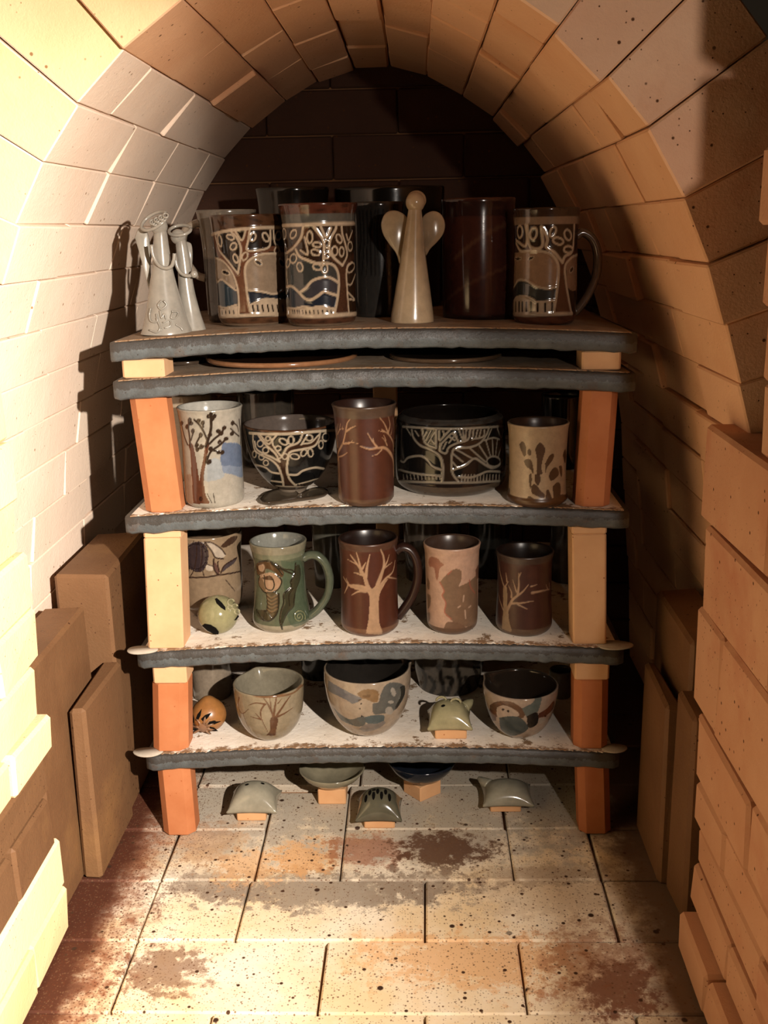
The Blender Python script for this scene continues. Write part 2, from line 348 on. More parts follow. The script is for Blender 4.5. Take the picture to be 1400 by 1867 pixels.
# ------------------------------------------------------------------ shelf rack
SXC=-.055; SHW=.325; YS=1.285; YE=1.765; TK=.0235
SH={'A':.6925,'B':.644,'C':.4685,'D':.280,'E':.128}
def stop(k,x): 
    if k=='F': return 0.
    return SH[k]+.0115*(1-((x-SXC)/SHW)**2)
names={'A':'uppermost grey kiln shelf carrying the tall tree mugs','B':'grey kiln shelf second from top holding flat plates','C':'grey kiln shelf carrying the bowls with carved trees','D':'grey kiln shelf carrying the green mermaid mug','E':'lowest grey kiln shelf, carrying the snowman bowl'}
def shelf(k):
    t=thing('kiln_shelf',names[k],'shelf',(SXC,YS,SH[k]-TK),'stacked kiln shelves')
    def slab(x0,x1,y0,y1,lo,hi,nx,rag,rc):
        xs=np.linspace(x0,x1,nx); V=[];Fs=[]
        # cross-section ring (y,z) rounded
        for i,x in enumerate(xs):
            e=min(i,nx-1-i); inset=rc*(1-min(1,e/1.0)) if rc else 0
            jz=rng.normal(0,.0006); jy=rng.normal(0,rag)
            b=.003
            ring=[(y0+jy+b+inset,lo),(y1-b,lo),(y1,lo+b),(y1,hi-b),(y1-b,hi),(y0+jy+b+inset,hi),(y0+jy+inset,hi-b),(y0+jy+inset,lo+b)]
            if hi-lo<.005: ring=[(y0+jy,lo),(y1,lo),(y1,lo),(y1,hi),(y1,hi),(y0+jy,hi),(y0+jy,hi),(y0+jy,lo)]
            for (y,zz) in ring: V.append((x-SXC,y-YS,stop(k,x)-SH[k]+TK+zz+(jz if zz<0 else 0)))
        for i in range(nx-1):
            for q in range(8): Fs.append((8*i+q,8*i+(q+1)%8,8*i+8+(q+1)%8,8*i+8+q))
        Fs+=[tuple(range(7,-1,-1)),tuple(8*(nx-1)+q for q in range(8))]
        return V,Fs
    V_,F_=slab(SXC-SHW,SXC+SHW,YS,YE,-TK,0,70,.0005,.007); cc=np.tile(np.array([0,0,.35,1,1,1,1.,0])[:,None],(70,3))
    mesh_obj('slab',V_,F_,M['shelf'],t,True,col=cc)
    mesh_obj('kiln_wash',*slab(SXC-SHW+.008,SXC+SHW-.008,YS+.003,YE-.004,.0002,.0016,240,.0012,0),M['wash_dark' if k in 'AB' else 'wash'],t)
for k in SH: shelf(k)
def post(kind,label,x0,x1,k_lo,k_hi,w_=.048,zlo=None,zhi=None,y=1.316,rot=0,n=8,group='kiln posts between the shelves'):
    za=zlo if zlo is not None else (stop(k_lo,x0)+.0016 if k_lo!='F' else 0.0); zb=zhi if zhi is not None else stop(k_hi,x1)-TK
    r=w_/2; pts=[]
    c=r*.42 if kind=='o' else r*.10
    for sx,sy in ((1,-1),(1,1),(-1,1),(-1,-1)):
        a=(sx*r,sy*(r-c)); b_=(sx*(r-c),sy*r); pts+= [b_,a] if sx*sy<0 else [a,b_]
    V=[];b2=.0015
    for (zz,xx,ins) in ((za,x0,b2),(za+b2,x0,0),(zb-b2,x1,0),(zb,x1,b2)):
        for p in pts:
            q=np.array(p)*(1-ins/r); cr,sr=math.cos(rot),math.sin(rot); V.append((xx+q[0]*cr-q[1]*sr,y+q[0]*sr+q[1]*cr,zz))
    Fs=[tuple(range(7,-1,-1)),tuple(range(24,32))]
    for l in range(3):
        for q in range(8): Fs.append((8*l+q,8*l+(q+1)%8,8*l+8+(q+1)%8,8*l+8+q))
    o=mesh_obj('kiln_post',V,Fs,M['post_o' if kind=='o' else 'post_c'],None,at=(x0,y,za)); tag(o,label,'kiln post',group); return zb
post('c','short cream spacer block directly under the top shelf, left end',-.340,-.340,'B','A',.053)
post('c','short buff spacer block directly under the top shelf, right end',.2277,.2277,'B','A',.048)
post('o','tall orange kiln post leaning beside the white tumbler with trees',-.331,-.340,'C','B',.047)
post('o','tall orange kiln post beside the pale cup with brown fingerprints',.224,.2295,'C','B',.044)
zc=post('c','tall cream kiln post beside the turtle jar',-.3403,-.3345,'D','C',.048,zhi=stop('C',-.334)-TK-.009)
post('c','thin cream tile capping the tall cream post, left end',-.3335,-.3335,'D','C',.049,zlo=zc)
zc=post('c','tall cream kiln post right of the dark brown tree cup',.2253,.2202,'D','C',.044,zhi=stop('C',.22)-TK-.011)
post('c','thin cream tile capping the tall cream post, right end',.2199,.2199,'D','C',.045,zlo=zc)
zc=post('o','orange kiln post beside the onion shaped ornament',-.3466,-.3405,'E','D',.049,zhi=.233)
post('c','small cream block on the orange post beside the onion ornament',-.3385,-.3385,'E','D',.046,zlo=zc)
zc=post('o','orange kiln post beside the bird painted bowl',.232,.230,'E','D',.046,zhi=.234)
post('c','small cream block on the orange post beside the bird painted bowl',.2295,.2295,'E','D',.046,zlo=zc)
post('o','orange kiln post standing on the floor at the left',-.344,-.3455,'F','E',.046)
post('o','orange kiln post standing on the floor at the right',.2425,.2366,'F','E',.044)
for (a,b_) in (('F','E'),('E','D'),('D','C'),('C','B'),('B','A')):
    post('c','buff post at the back centre under the '+{'A':'top','B':'second','C':'third','D':'fourth','E':'lowest'}[b_]+' shelf',-.052,-.052,a,b_,.04,y=1.725,group='back posts')
post('c','pale post at the back seen behind the left floor pillow ornament',-.252,-.252,'F','E',.028,y=1.62,group='back posts')
def wafer(label,px,py,k,rx,ry,yc=None):
    # thin clay wafer slipped under a post, lying on the shelf
    z0=stop(k,-.37 if px<700 else .26)+.0016; P=onZ(px,py,z0); V=[];n=26
    ang=np.linspace(0,2*math.pi,n,endpoint=False); rr=1+.05*np.sin(3*ang+px)
    for zz,s in ((0,.94),(.0012,1),(.0026,.97)):
        for a,r in zip(ang,rr): V.append((P[0]+math.cos(a)*rx*r*s,P[1]+math.sin(a)*ry*r*s,z0+zz))
    Fs=[tuple(range(n-1,-1,-1)),tuple(range(2*n,3*n))]
    for l in range(2):
        for q in range(n): Fs.append((n*l+q,n*l+(q+1)%n,n*l+n+(q+1)%n,n*l+n+q))
    tag(mesh_obj('clay_wafer',V,Fs,M['wafer'],None,True,at=(P[0],P[1],z0)),label,'wafer','clay wafers beside the posts')
wafer('white clay wafer jutting past the left end, shelf with the mermaid mug',259,1187,'D',.021,.013)
wafer('white clay wafer jutting past the left end of the lowest shelf',270,1373,'E',.021,.013)
wafer('pale clay wafer jutting past the right end, shelf with the mermaid mug',1120,1178,'D',.024,.015)
wafer('pale clay wafer jutting past the right end of the lowest shelf',1119,1366,'E',.018,.012)
# ------------------------------------------------------------------ thrown pots
def T(ox,oy,s): return lambda P:[(ox+x/s,oy+y/s) for x,y in P]
def cat(P,n=6,closed=False):
    P=np.asarray(P,float)
    if len(P)<3: 
        t=np.linspace(0,1,8)[:,None]; return P[0]+(P[-1]-P[0])*t
    return spl(P,n)
class Pot:
    def __init__(s,sil,k,yb=None,Yc=None,wall=.004,nz=110,nphi=150,foot=.0):
        # sil: silhouette (y,xl,xr) in photo pixels, top to bottom; the pot stands on shelf k
        sil=sorted(sil); yb=yb; xm=(sil[-1][1]+sil[-1][2])/2
        zs=stop(k,onY(xm,sil[-1][0],1.36)[0]) if k!='F' else 0.; zs+=.0016 if k!='F' else 0
        if Yc is None:
            P=onZ(xm,yb,zs); r=.03
            for _ in range(5):
                Yc=P[1]+r; r=(onY(sil[-1][2],sil[-1][0],Yc)[0]-onY(sil[-1][1],sil[-1][0],Yc)[0])/2
        s.Yc=Yc; s.z0=zs; pr=[]; xs=[]
        for (y,xl,xr) in sil[::-1]:
            a,b=onY(xl,y,Yc),onY(xr,y,Yc); pr.append([(a[2]+b[2])/2,(b[0]-a[0])/2]); xs.append((a[0]+b[0])/2)
        s.X=float(np.mean(xs)); pr=np.array(pr)
        pr[:,0]=zs+(pr[:,0]-pr[0,0])*1.0
        s.zt=pr[-1,0]; s.raw=pr
        q=spl(pr,12) if len(pr)>2 else pr
        s.pz,s.prr=q[:,0],q[:,1]; o=np.argsort(s.pz); s.pz,s.prr=s.pz[o],s.prr[o]
        s.R=pr[:,1].max(); s.wall=wall; s.ops=[]
        s.front=math.atan2(s.X-CAM[0],s.Yc-CAM[1])     # turn so that phi=0 faces the camera
        h=s.zt-zs; zz=np.linspace(zs,s.zt,nz); s.zz=zz; s.rr=np.interp(zz,s.pz,s.prr)
        f=np.radians(np.concatenate([np.linspace(-96,96,nphi),np.linspace(96,264,34)[1:-1]])); s.ph=f
        fold=np.where(f>math.pi/2,math.pi-f,f); fold=np.where(fold<-math.pi/2,-math.pi-fold,fold); s.fold=fold
        s.S=fold[None,:]*s.rr[:,None]; s.Z=np.repeat(zz[:,None],len(f),1); s.C=np.zeros((nz,len(f),3)); s.D=np.zeros((nz,len(f)))
        s.pxm=(math.hypot(s.X-CAM[0],s.Yc-CAM[1]))/F
    def base(s,c): s.C[:]=lin(c); s.main=c; return s
    def zof(s,y): # height on the front surface seen at photo row y
        x=700+F*((np.array([s.X,s.Yc,s.z0])-CAM)@RT)/((np.array([s.X,s.Yc,s.z0])-CAM)@FW); return s.uv([(x,y)])[0,1]
    def uv(s,P):
        P=np.atleast_2d(np.array(P,float)); d=rays(P); d=d/d[:,1:2]
        Y=np.linspace(s.Yc-s.R*1.05,s.Yc,160); X=d[:,0:1]*Y-s.X+CAM[0]; Zr=CAM[2]+d[:,2:3]*Y
        r=np.interp(Zr,s.pz,s.prr); rad=np.hypot(X,Y[None]-s.Yc); ins=rad<=r
        i=np.where(ins.any(1),ins.argmax(1),(rad-r).argmin(1)); n=np.arange(len(P))
        ph=np.arctan2(X[n,i],s.Yc-Y[i]); ph=ph-(-s.front)  # measured from the camera-facing direction
        zz=Zr[n,i]; return np.stack([ph*np.interp(zz,s.pz,s.prr),zz],1)
    def band(s,y0,y1,c,mott=None,a=1.):
        z1,z0=s.zof(y0),s.zof(y1); k=(s.Z>=z0)&(s.Z<=z1); c=lin(c)
        col=np.broadcast_to(c,s.C.shape).copy()
        if mott is not None:
            n=np.sin(s.S*260+2*np.sin(s.Z*330))*.5+np.sin(s.Z*700+s.S*90)*.5; col=col+(lin(mott)-c)*np.clip(n,0,1)[...,None]
        s.C[k]=s.C[k]*(1-a)+col[k]*a; return s
    def fill(s,P,c,a=1.,h=0):
        uv=s.uv(cat(np.vstack([P,P[:1]]),4) if len(P)>3 else P); x,y=s.S,s.Z; ins=np.zeros(x.shape,bool); n=len(uv)
        lo,hi=uv.min(0),uv.max(0); bb=(x>=lo[0])&(x<=hi[0])&(y>=lo[1])&(y<=hi[1]); xs,ys=x[bb],y[bb]; q=np.zeros(xs.shape,bool)
        for i in range(n):
            (x0,y0),(x1,y1)=uv[i],uv[(i+1)%n]
            if y0==y1: continue
            q^=((y0>ys)!=(y1>ys))&(xs<(x1-x0)*(ys-y0)/(y1-y0)+x0)
        ins[bb]=q; s.C[ins]=s.C[ins]*(1-a)+lin(c)*a
        if h: s.D[ins]+=h
        return s
    def line(s,P,c,wpx,h=0.,sm=True,taper=False):
        P=cat(P,5) if sm else np.asarray(P,float); uv=s.uv(P); w=wpx*s.pxm/2; best=np.full(s.S.shape,9.)
        n=len(uv)-1
        for i in range(n):
            a,b=uv[i],uv[i+1]; d=b-a; L=d@d+1e-12; ww=w*(1-.75*i/n) if taper else w; m_=w*2+.002
            bb=(s.S>min(a[0],b[0])-m_)&(s.S<max(a[0],b[0])+m_)&(s.Z>min(a[1],b[1])-m_)&(s.Z<max(a[1],b[1])+m_)
            if not bb.any(): continue
            x,y=s.S[bb],s.Z[bb]; t=np.clip(((x-a[0])*d[0]+(y-a[1])*d[1])/L,0,1)
            best[bb]=np.minimum(best[bb],np.hypot(x-a[0]-t*d[0],y-a[1]-t*d[1])/ww)
        al=np.clip((1.25-best)/.5,0,1); s.C=s.C*(1-al[...,None])+lin(c)*al[...,None]
        if h: s.D+=h*np.clip(1.5-best,0,1)**.7*(best<1.5)
        return s
    def leaf(s,cx,cy,rx,ry,ang,c,wpx,h=0,fill=None):
        t=np.linspace(0,2*math.pi,15); a=math.radians(ang); ca,sa=math.cos(a),math.sin(a)
        P=[(cx+rx*math.cos(q)*ca-ry*math.sin(q)*sa,cy+rx*math.cos(q)*sa+ry*math.sin(q)*ca) for q in t]
        if fill is not None: s.fill(P[:-1],fill)
        if wpx: s.line(P,c,wpx,h,False)
        return s
    def build(s,name,label,cat_,inner,mt='gloss',handle=None,hcol=None,group=None,rimc=None,spout=None,hr=.0055):
        nz,nf=s.C.shape[:2]; V=[];C=[];Fs=[]
        r=s.rr[:,None]+s.D; a=s.ph+(-s.front)
        if spout:
            da=np.arctan2(np.sin(a-spout[0]),np.cos(a-spout[0])); k=np.exp(-(da/.22)**2)[None]*np.clip((s.Z-s.zt+.03)/.03,0,1)**2; r=r+k*spout[1]
        X=s.X+r*np.sin(a)[None]; Y=s.Yc-r*np.cos(a)[None]; V.append(np.stack([X,Y,s.Z],-1).reshape(-1,3)); C.append(s.C.reshape(-1,3))
        top=s.C[-1]; ic=lin(inner); inz=max(.006,(s.zt-s.z0)*.06); rows=[]
        zi=np.linspace(s.zt,s.z0+inz,14)
        e=s.wall
        def ring(rad,zz,c):
            if spout: rad=rad+np.exp(-(np.arctan2(np.sin(a-spout[0]),np.cos(a-spout[0]))/.22)**2)*np.clip((zz-s.zt+.03)/.03,0,1)**2*spout[1]
            V.append(np.stack([s.X+rad*np.sin(a),s.Yc-rad*np.cos(a),np.full(nf,zz)],-1)); C.append(np.broadcast_to(c,(nf,3)))
        rt=s.rr[-1]
        ring(rt-e*.2,s.zt+e*.30,lin(rimc) if rimc else top); ring(rt-e*.75,s.zt+e*.30,lin(rimc) if rimc else ic); 
        for zz in zi: ring(max(.002,np.interp(zz,s.zz,s.rr)-e),zz-.0005,ic)
        ring(.0015,s.z0+inz,ic)
        # underside
        nrow=nz+2+14+1
        for i in range(nrow-1):
            for q in range(nf):
                p=(q+1)%nf; Fs.append((i*nf+q,i*nf+p,(i+1)*nf+p,(i+1)*nf+q))
        Fs.append(tuple(range((nrow-1)*nf,nrow*nf))); Fs.append(tuple(range(nf-1,-1,-1)))
        V=np.vstack(V); C=np.vstack(C); at=np.array([s.X,s.Yc,s.z0])
        if handle is None:
            o=mesh_obj(name,V,Fs,M[mt],None,True,col=C,at=at); return tag(o,label,cat_,group)
        t=thing(name,label,cat_,at,group); mesh_obj('body',V-at,Fs,M[mt],t,True,col=C)
        hp=np.array([onY(x,y,s.Yc) for x,y in handle]); hp=spl(hp,7); hv,hf=tube(hp,hr,10,1.6); 
        mesh_obj('handle',hv-at,hf,M[mt],t,True,col=np.tile(lin(hcol),(len(hv),1)))
        return t
def tube(P,r,n=8,flat=1.,taper=None):
    P=np.asarray(P,float); V=[];Fs=[]; up=np.array([0,1.,0])
    for i in range(len(P)):
        tg=P[min(i+1,len(P)-1)]-P[max(i-1,0)]; tg/=np.linalg.norm(tg)+1e-12; u=up-tg*(up@tg)
        if np.linalg.norm(u)<.1: u=np.array([1.,0,0])-tg*tg[0]
        u/=np.linalg.norm(u); v=np.cross(tg,u); rad=r if taper is None else r*np.interp(i/(len(P)-1),np.linspace(0,1,len(taper)),taper)
        for q in range(n):
            a=2*math.pi*q/n; V.append(P[i]+u*math.cos(a)*rad*flat+v*math.sin(a)*rad)
    m_=len(P)
    for i in range(m_-1):
        for q in range(n): Fs.append((i*n+q,i*n+(q+1)%n,(i+1)*n+(q+1)%n,(i+1)*n+q))
    Fs+=[tuple(range(n-1,-1,-1)),tuple(range((m_-1)*n,m_*n))]
    return np.array(V),Fs
SLIP=(206,180,150); DK=(34,22,14); TRK=(112,70,48); NAVY=(42,44,52); TAN=(160,136,112); CLAY=(136,112,90); RIM=(84,54,34)
G1='mugs with carved slip trees on the top shelf'
def slots(p,f,xs,y0,y1,dx,w_,c=DK):
    for x in xs: p.line(f([(x,y0),(x+dx,y1)]),c,w_,sm=False)
# --- top shelf, left tree mug
f=T(370,360,7.18)
p=Pot([(402,381,521),(425,386,522),(470,392,523),(530,397,524),(575,399,524),(590,402,522),(598,408,517)],'A',Yc=1.412).base(DK)
p.band(380,419,RIM,(52,32,20)); p.band(580,590,(100,66,44),(64,42,28)); p.band(590,640,CLAY)
p.fill(f([(560,870),(620,800),(760,745),(1090,740),(1150,900),(1150,1200),(950,1260),(800,1240),(580,1210)]),TAN)
p.fill(f([(160,800),(250,840),(350,960),(400,1050),(430,1190),(330,1130),(250,1080),(180,1110),(165,950)]),TAN)
p.fill(f([(600,1230),(800,1250),(950,1270),(1140,1170),(1140,1350),(820,1330),(620,1400)]),NAVY)
p.fill(f([(195,1130),(260,1090),(330,1150),(430,1220),(440,1410),(300,1440),(205,1430)]),(50,62,70))
p.fill(f([(620,1410),(750,1345),(860,1325),(1140,1355),(1140,1535),(640,1535)]),SLIP); p.fill(f([(200,1435),(300,1450),(440,1405),(450,1540),(205,1545)]),SLIP)
slots(p,f,(650,710,775,845,905,970,1040),1410,1490,14,3); slots(p,f,(250,295,345,400),1485,1520,5,2.6)
p.fill(f([(470,1515),(628,1515),(590,1400),(560,1200),(545,1000),(555,870),(600,800),(700,745),(880,710),(1060,700),(1060,640),(880,645),(760,690),(585,690),(580,600),(610,440),(560,440),(510,560),(430,450),(390,460),(480,580),(495,700),(500,800),(462,1000),(260,740),(180,480),(135,500),(195,770),(300,860),(400,1000),(440,1130),(465,1250)]),TRK)
for q,ww in (([(95,490),(300,440),(560,410),(800,395),(1100,395)],5.2),([(200,1560),(470,1548),(830,1535),(1140,1530)],6),
 ([(470,1520),(468,1300),(440,1130),(380,980),(270,840),(160,790)],3.6),([(628,1515),(592,1350),(565,1150),(552,920),(620,810),(760,745),(900,735),(1120,745)],3.8),
 ([(460,1000),(300,800),(210,680),(165,510)],3.4),([(460,1000),(490,800),(495,650),(440,520),(370,450)],3.6),([(430,450),(510,560),(560,430)],3.4),
 ([(612,430),(592,560),(580,690),(740,690),(860,650),(882,560),(880,430)],3.6),([(920,430),(935,580),(1000,690),(1040,760)],3.2),
 ([(600,1215),(800,1238),(950,1262),(1130,1160)],3.6),([(185,1110),(250,1075),(330,1140),(430,1215)],3.4),([(620,1405),(750,1345),(860,1325),(1140,1355)],3),([(200,1425),(310,1440),(440,1405)],3)):
    p.line(f(q),SLIP,ww,.0005)
for (a,b_,rx,ry,an) in ((360,520,52,32,20),(400,640,38,50,30),(430,800,30,58,-20),(548,770,34,54,25),(655,520,34,54,15),(820,520,36,62,-25),(985,500,38,60,10),(222,565,24,80,-8),(965,690,30,48,20)):
    p.leaf(370+a/7.18,360+b_/7.18,rx/7.18,ry/7.18,an,SLIP,2.8,.0004)
for (a,b_,an) in ((300,985,20),(725,855,32),(1030,860,60)): p.leaf(370+a/7.18,360+b_/7.18,7.5,4,an,SLIP,2.4,.0004,fill=DK)
p.build('carved_mug','left brown mug with carved slip tree, tan sky and fence, top shelf','mug',(58,38,26),group=G1)
# --- top shelf, middle tree mug
f=T(500,360,7.18)
p=Pot([(381,505,650),(390,508,648),(407,512,646),(457,520,648),(527,523,651),(576,524,651),(590,527,649),(598,534,643)],'A',Yc=1.36).base((52,34,22))
p.band(370,389,(90,48,34),(60,32,22)); p.band(389,408,(92,88,80)); p.band(578,591,(92,58,40),(60,38,26)); p.band(591,640,CLAY)
p.fill(f([(170,830),(330,780),(480,860),(640,880),(800,900),(840,1000),(840,1290),(650,1240),(480,1350),(330,1270),(180,1170)]),(62,62,58))
p.fill(f([(370,1240),(480,1120),(640,1040),(830,1110),(840,1280),(650,1240),(480,1340)]),(64,60,64))
p.fill(f([(165,1170),(280,1200),(350,1300),(450,1350),(560,1300),(650,1240),(810,1290),(770,1450),(560,1430),(380,1440),(170,1460)]),(38,42,52))
p.fill(f([(165,1460),(370,1430),(480,1440),(560,1430),(790,1470),(790,1540),(165,1540)]),SLIP)
slots(p,f,(240,265,300,325,370,410,460,515,570,630,690,740),1478,1520,8,2.2)
p.fill(f([(800,1510),(975,1510),(950,1250),(940,950),(1000,850),(1070,800),(1070,700),(930,850),(890,900),(720,780),(640,700),(560,400),(500,400),(600,620),(640,780),(800,850),(840,960),(845,1200)]),(74,46,32))
p.fill(f([(160,700),(300,560),(370,400),(450,400),(340,600),(200,740)]),(98,64,42))
for q,ww in (([(80,372),(300,362),(560,350),(1040,340),(1100,350)],6),([(160,1545),(500,1555),(760,1545),(1095,1520)],7),
 ([(160,1170),(230,1165),(300,1220),(400,1320),(480,1340),(570,1290),(650,1235),(740,1260),(830,1285)],5),([(340,1240),(420,1180),(500,1090),(640,1045),(740,1055),(830,1110)],4.6),
 ([(790,1510),(830,1300),(845,1100),(820,950),(740,870),(560,860),(440,820),(330,770),(280,680)],4.6),([(160,730),(260,650),(350,520),(380,380)],4.4),
 ([(975,1510),(955,1250),(942,1000),(960,890),(1020,850)],3.6),([(890,890),(780,790),(720,700),(730,560),(800,420),(810,370)],4.4),([(890,890),(950,760),(930,620),(890,480),(880,380)],4),
 ([(640,880),(650,700),(640,560),(580,470),(520,380)],4.6),([(610,390),(680,520),(740,400)],4.4),([(960,1240),(1010,1290),(1050,1340),(980,1330)],3.2),([(1060,1000),(1010,1130),(960,1140)],3.2),
 ([(400,520),(440,740),(340,690)],3.2),([(940,480),(970,560),(1020,440)],3),([(165,1450),(280,1450),(380,1430),(500,1440),(600,1425),(780,1455)],3.4),([(170,770),(165,1000),(185,1200)],2.6)):
    p.line(f(q),SLIP,ww,.0005)
for (a,b_,rx,ry,an) in ((465,520,36,80,0),(560,620,55,32,10),(540,720,60,36,20),(250,800,42,60,10),(335,910,38,60,-10),(180,860,26,55,10),(560,910,55,38,20),(660,930,38,62,0),(690,610,36,50,0),(790,700,38,60,0),(880,710,30,62,0),(845,540,34,60,-20),(250,480,36,60,25),(130,480,26,70,0),(990,640,30,60,0),(1000,920,40,70,30),(690,760,30,40,20)):
    p.leaf(500+a/7.18,360+b_/7.18,rx/7.18,ry/7.18,an,SLIP,2.9,.0005)
p.build('carved_mug','middle brown mug with dense slip leaves and dark blue hills, top shelf','mug',(60,40,28),group=G1)
# --- top shelf, right tree mug with handle
f=T(920,360,7.18)
p=Pot([(384,939,1062),(400,940,1060),(438,940,1056),(485,938,1052),(534,935,1050),(569,932,1047),(584,933,1044),(591,938,1038)],'A',Yc=1.375).base((60,40,28))
p.band(370,396,(70,48,34)); p.band(396,409,(150,122,98)); p.band(576,600,(110,66,46),(80,48,34))
p.fill(f([(130,720),(300,710),(480,710),(620,760),(700,860),(710,1000),(690,1180),(560,1200),(420,1170),(280,1090),(180,1080),(110,1200),(120,900)]),(164,128,98))
p.fill(f([(800,860),(950,760),(950,1180),(830,1180)]),(156,120,92))
p.fill(f([(105,1210),(180,1090),(280,1100),(420,1170),(560,1200),(680,1190),(660,1350),(500,1360),(400,1340),(260,1300),(120,1340)]),(64,62,58))
p.fill(f([(100,1370),(150,1310),(260,1290),(370,1330),(430,1370),(650,1350),(640,1510),(90,1510)]),SLIP)
slots(p,f,(145,190,232,285,345,430,530,620),1370,1490,0,3.6,(50,30,18))
p.fill(f([(640,1510),(690,1200),(710,900),(640,740),(500,670),(300,680),(200,600),(180,560),(260,600),(500,640),(500,400),(540,400),(560,640),(700,740),(760,840),(800,760),(930,690),(940,740),(790,900),(780,1100),(820,1300),(860,1510)]),(96,56,40))
for q,ww in (([(85,1530),(300,1540),(560,1530),(880,1520)],6),([(640,1510),(680,1250),(705,1000),(690,850),(600,740),(450,700),(300,700),(210,700),(150,600)],4.6),
 ([(870,1510),(830,1300),(800,1100),(790,900),(870,790),(950,750)],4.4),([(755,850),(650,720),(545,650),(560,540),(500,390)],5),([(755,850),(790,770),(880,710),(900,560),(910,360)],5),
 ([(110,1200),(180,1085),(290,1095),(420,1165),(560,1195),(690,1170)],4),([(120,1350),(160,1305),(260,1290),(370,1330),(430,1365),(650,1350)],3.6),
 ([(150,560),(270,640),(290,500),(270,360)],4.4),([(300,370),(330,640),(490,640),(480,380)],5)):
    p.line(f(q),SLIP,ww,.0005)
for (a,b_,rx,ry,an) in ((200,450,32,80,0),(380,470,44,80,8),(630,450,36,70,20),(700,570,70,44,15),(825,490,44,70,-15),(830,680,58,44,0)):
    p.leaf(920+a/7.18,360+b_/7.18,rx/7.18,ry/7.18,an,SLIP,3.6,.0005)
for (a,b_,an) in ((175,800,0),(345,795,-30),(875,945,-65)): p.leaf(920+a/7.18,360+b_/7.18,6,3,an,SLIP,1.6,0,fill=(60,36,20))
p.build('carved_mug','right brown mug with slip tree and loop handle, top shelf','mug',(60,40,28),group=G1,handle=[(1049,432),(1062,424),(1080,436),(1089,462),(1087,500),(1073,535),(1056,560),(1044,572)],hcol=(112,88,70))
# --- dark pots standing between and behind on the top shelf
def simple(label,sil,k,Yc,c,inner,mt='gloss',name='tall_jar',cat_='jar',bands=(),lines=(),yb=None,**kw):
    p=Pot(sil,k,yb=yb,Yc=Yc,nz=40,nphi=60).base(c)
    for b_ in bands: p.band(*b_)
    for l in lines: p.line(*l)
    return p.build(name,label,cat_,inner,mt,**kw)
GB='dim pots standing at the back of the shelves'
simple('dark streaked jar between the middle tree mug and the white angel',[(380,642,738),(420,645,735),(500,646,734),(585,648,732)],'A',1.47,(58,54,50),(40,30,24),lines=[([(655+7*i,385),(658+6*i,430),(652+8*i,500)],(30,26,24),2.2) for i in range(9)])
simple('dark red tall canister right of the white angel',[(374,804,939),(400,806,938),(500,806,938),(588,808,936)],'A',1.44,(84,46,36),(40,26,20),bands=[(365,392,(60,34,28)),(575,600,(50,28,22))],lines=[([(800,560),(850,520),(940,480)],(112,70,52),5),([(830,470),(880,430),(940,400)],(110,72,54),7)],name='tall_canister',cat_='canister')
simple('grey mug with handle behind the pair of angels, top shelf',[(386,361,470),(400,364,468),(460,372,464),(560,376,462),(585,378,460)],'A',1.49,(130,118,104),(120,108,96),name='back_mug',cat_='mug',handle=[(372,404),(356,408),(340,418),(333,440),(340,475),(358,500),(376,508)],hcol=(186,170,150),bands=[(470,600,(70,60,52))])  # dark lower band: shadow on the mug body painted into its colour
simple('wide dark jar at the back, behind the two left tree mugs',[(342,470,604),(380,474,600),(480,478,596),(560,480,594)],'A',1.66,(44,36,28),(30,24,18),group=GB)
simple('low dark pot at the very back, behind the white angel',[(348,610,812),(400,612,810),(560,616,806)],'A',1.68,(34,28,22),(24,20,16),group=GB)
# --- plates on the second shelf
def plate(label,px,py,rpx,k,Yc,c,c2,h=.0065):
    P=onY(px,py,Yc); z0=stop(k,P[0])+.0016; R=rpx*(Yc/F)*1.02; pr=[(.0,.0),(.9*R,0),(.975*R,.001),(R,.0028),(R,h),(.975*R,h+.0012),(.9*R,h-.002),(.6*R,.0035),(0,.003)]
    V=[];Fs=[];n=72
    for r,zz in pr:
        r=max(r,.001)
        for q in range(n): a=2*math.pi*q/n; V.append((P[0]+r*math.sin(a),Yc-r*math.cos(a),z0+zz))
    for i in range(len(pr)-1):
        for q in range(n): Fs.append((i*n+q,i*n+(q+1)%n,(i+1)*n+(q+1)%n,(i+1)*n+q))
    Fs+=[tuple(range(n-1,-1,-1)),tuple(range((len(pr)-1)*n,len(pr)*n))]
    C=np.tile(lin(c),(len(V),1)); C[2*n:6*n]=lin(c2)
    tag(mesh_obj('plate',V,Fs,M['gloss'],None,True,col=C,at=(P[0],Yc,z0)),label,'plate','flat plates under the top shelf')
plate('brown rimmed plate on the second shelf, left of centre',515,662,134,'B',1.398,(84,58,42),(176,124,86))
plate('dark plate on the second shelf, right of centre',812,660,100,'B',1.385,(70,54,42),(120,94,72),.0055)
plate('small dark dish on the second shelf beside the cream spacer',338,668,38,'B',1.42,(60,46,36),(80,66,54),.005)
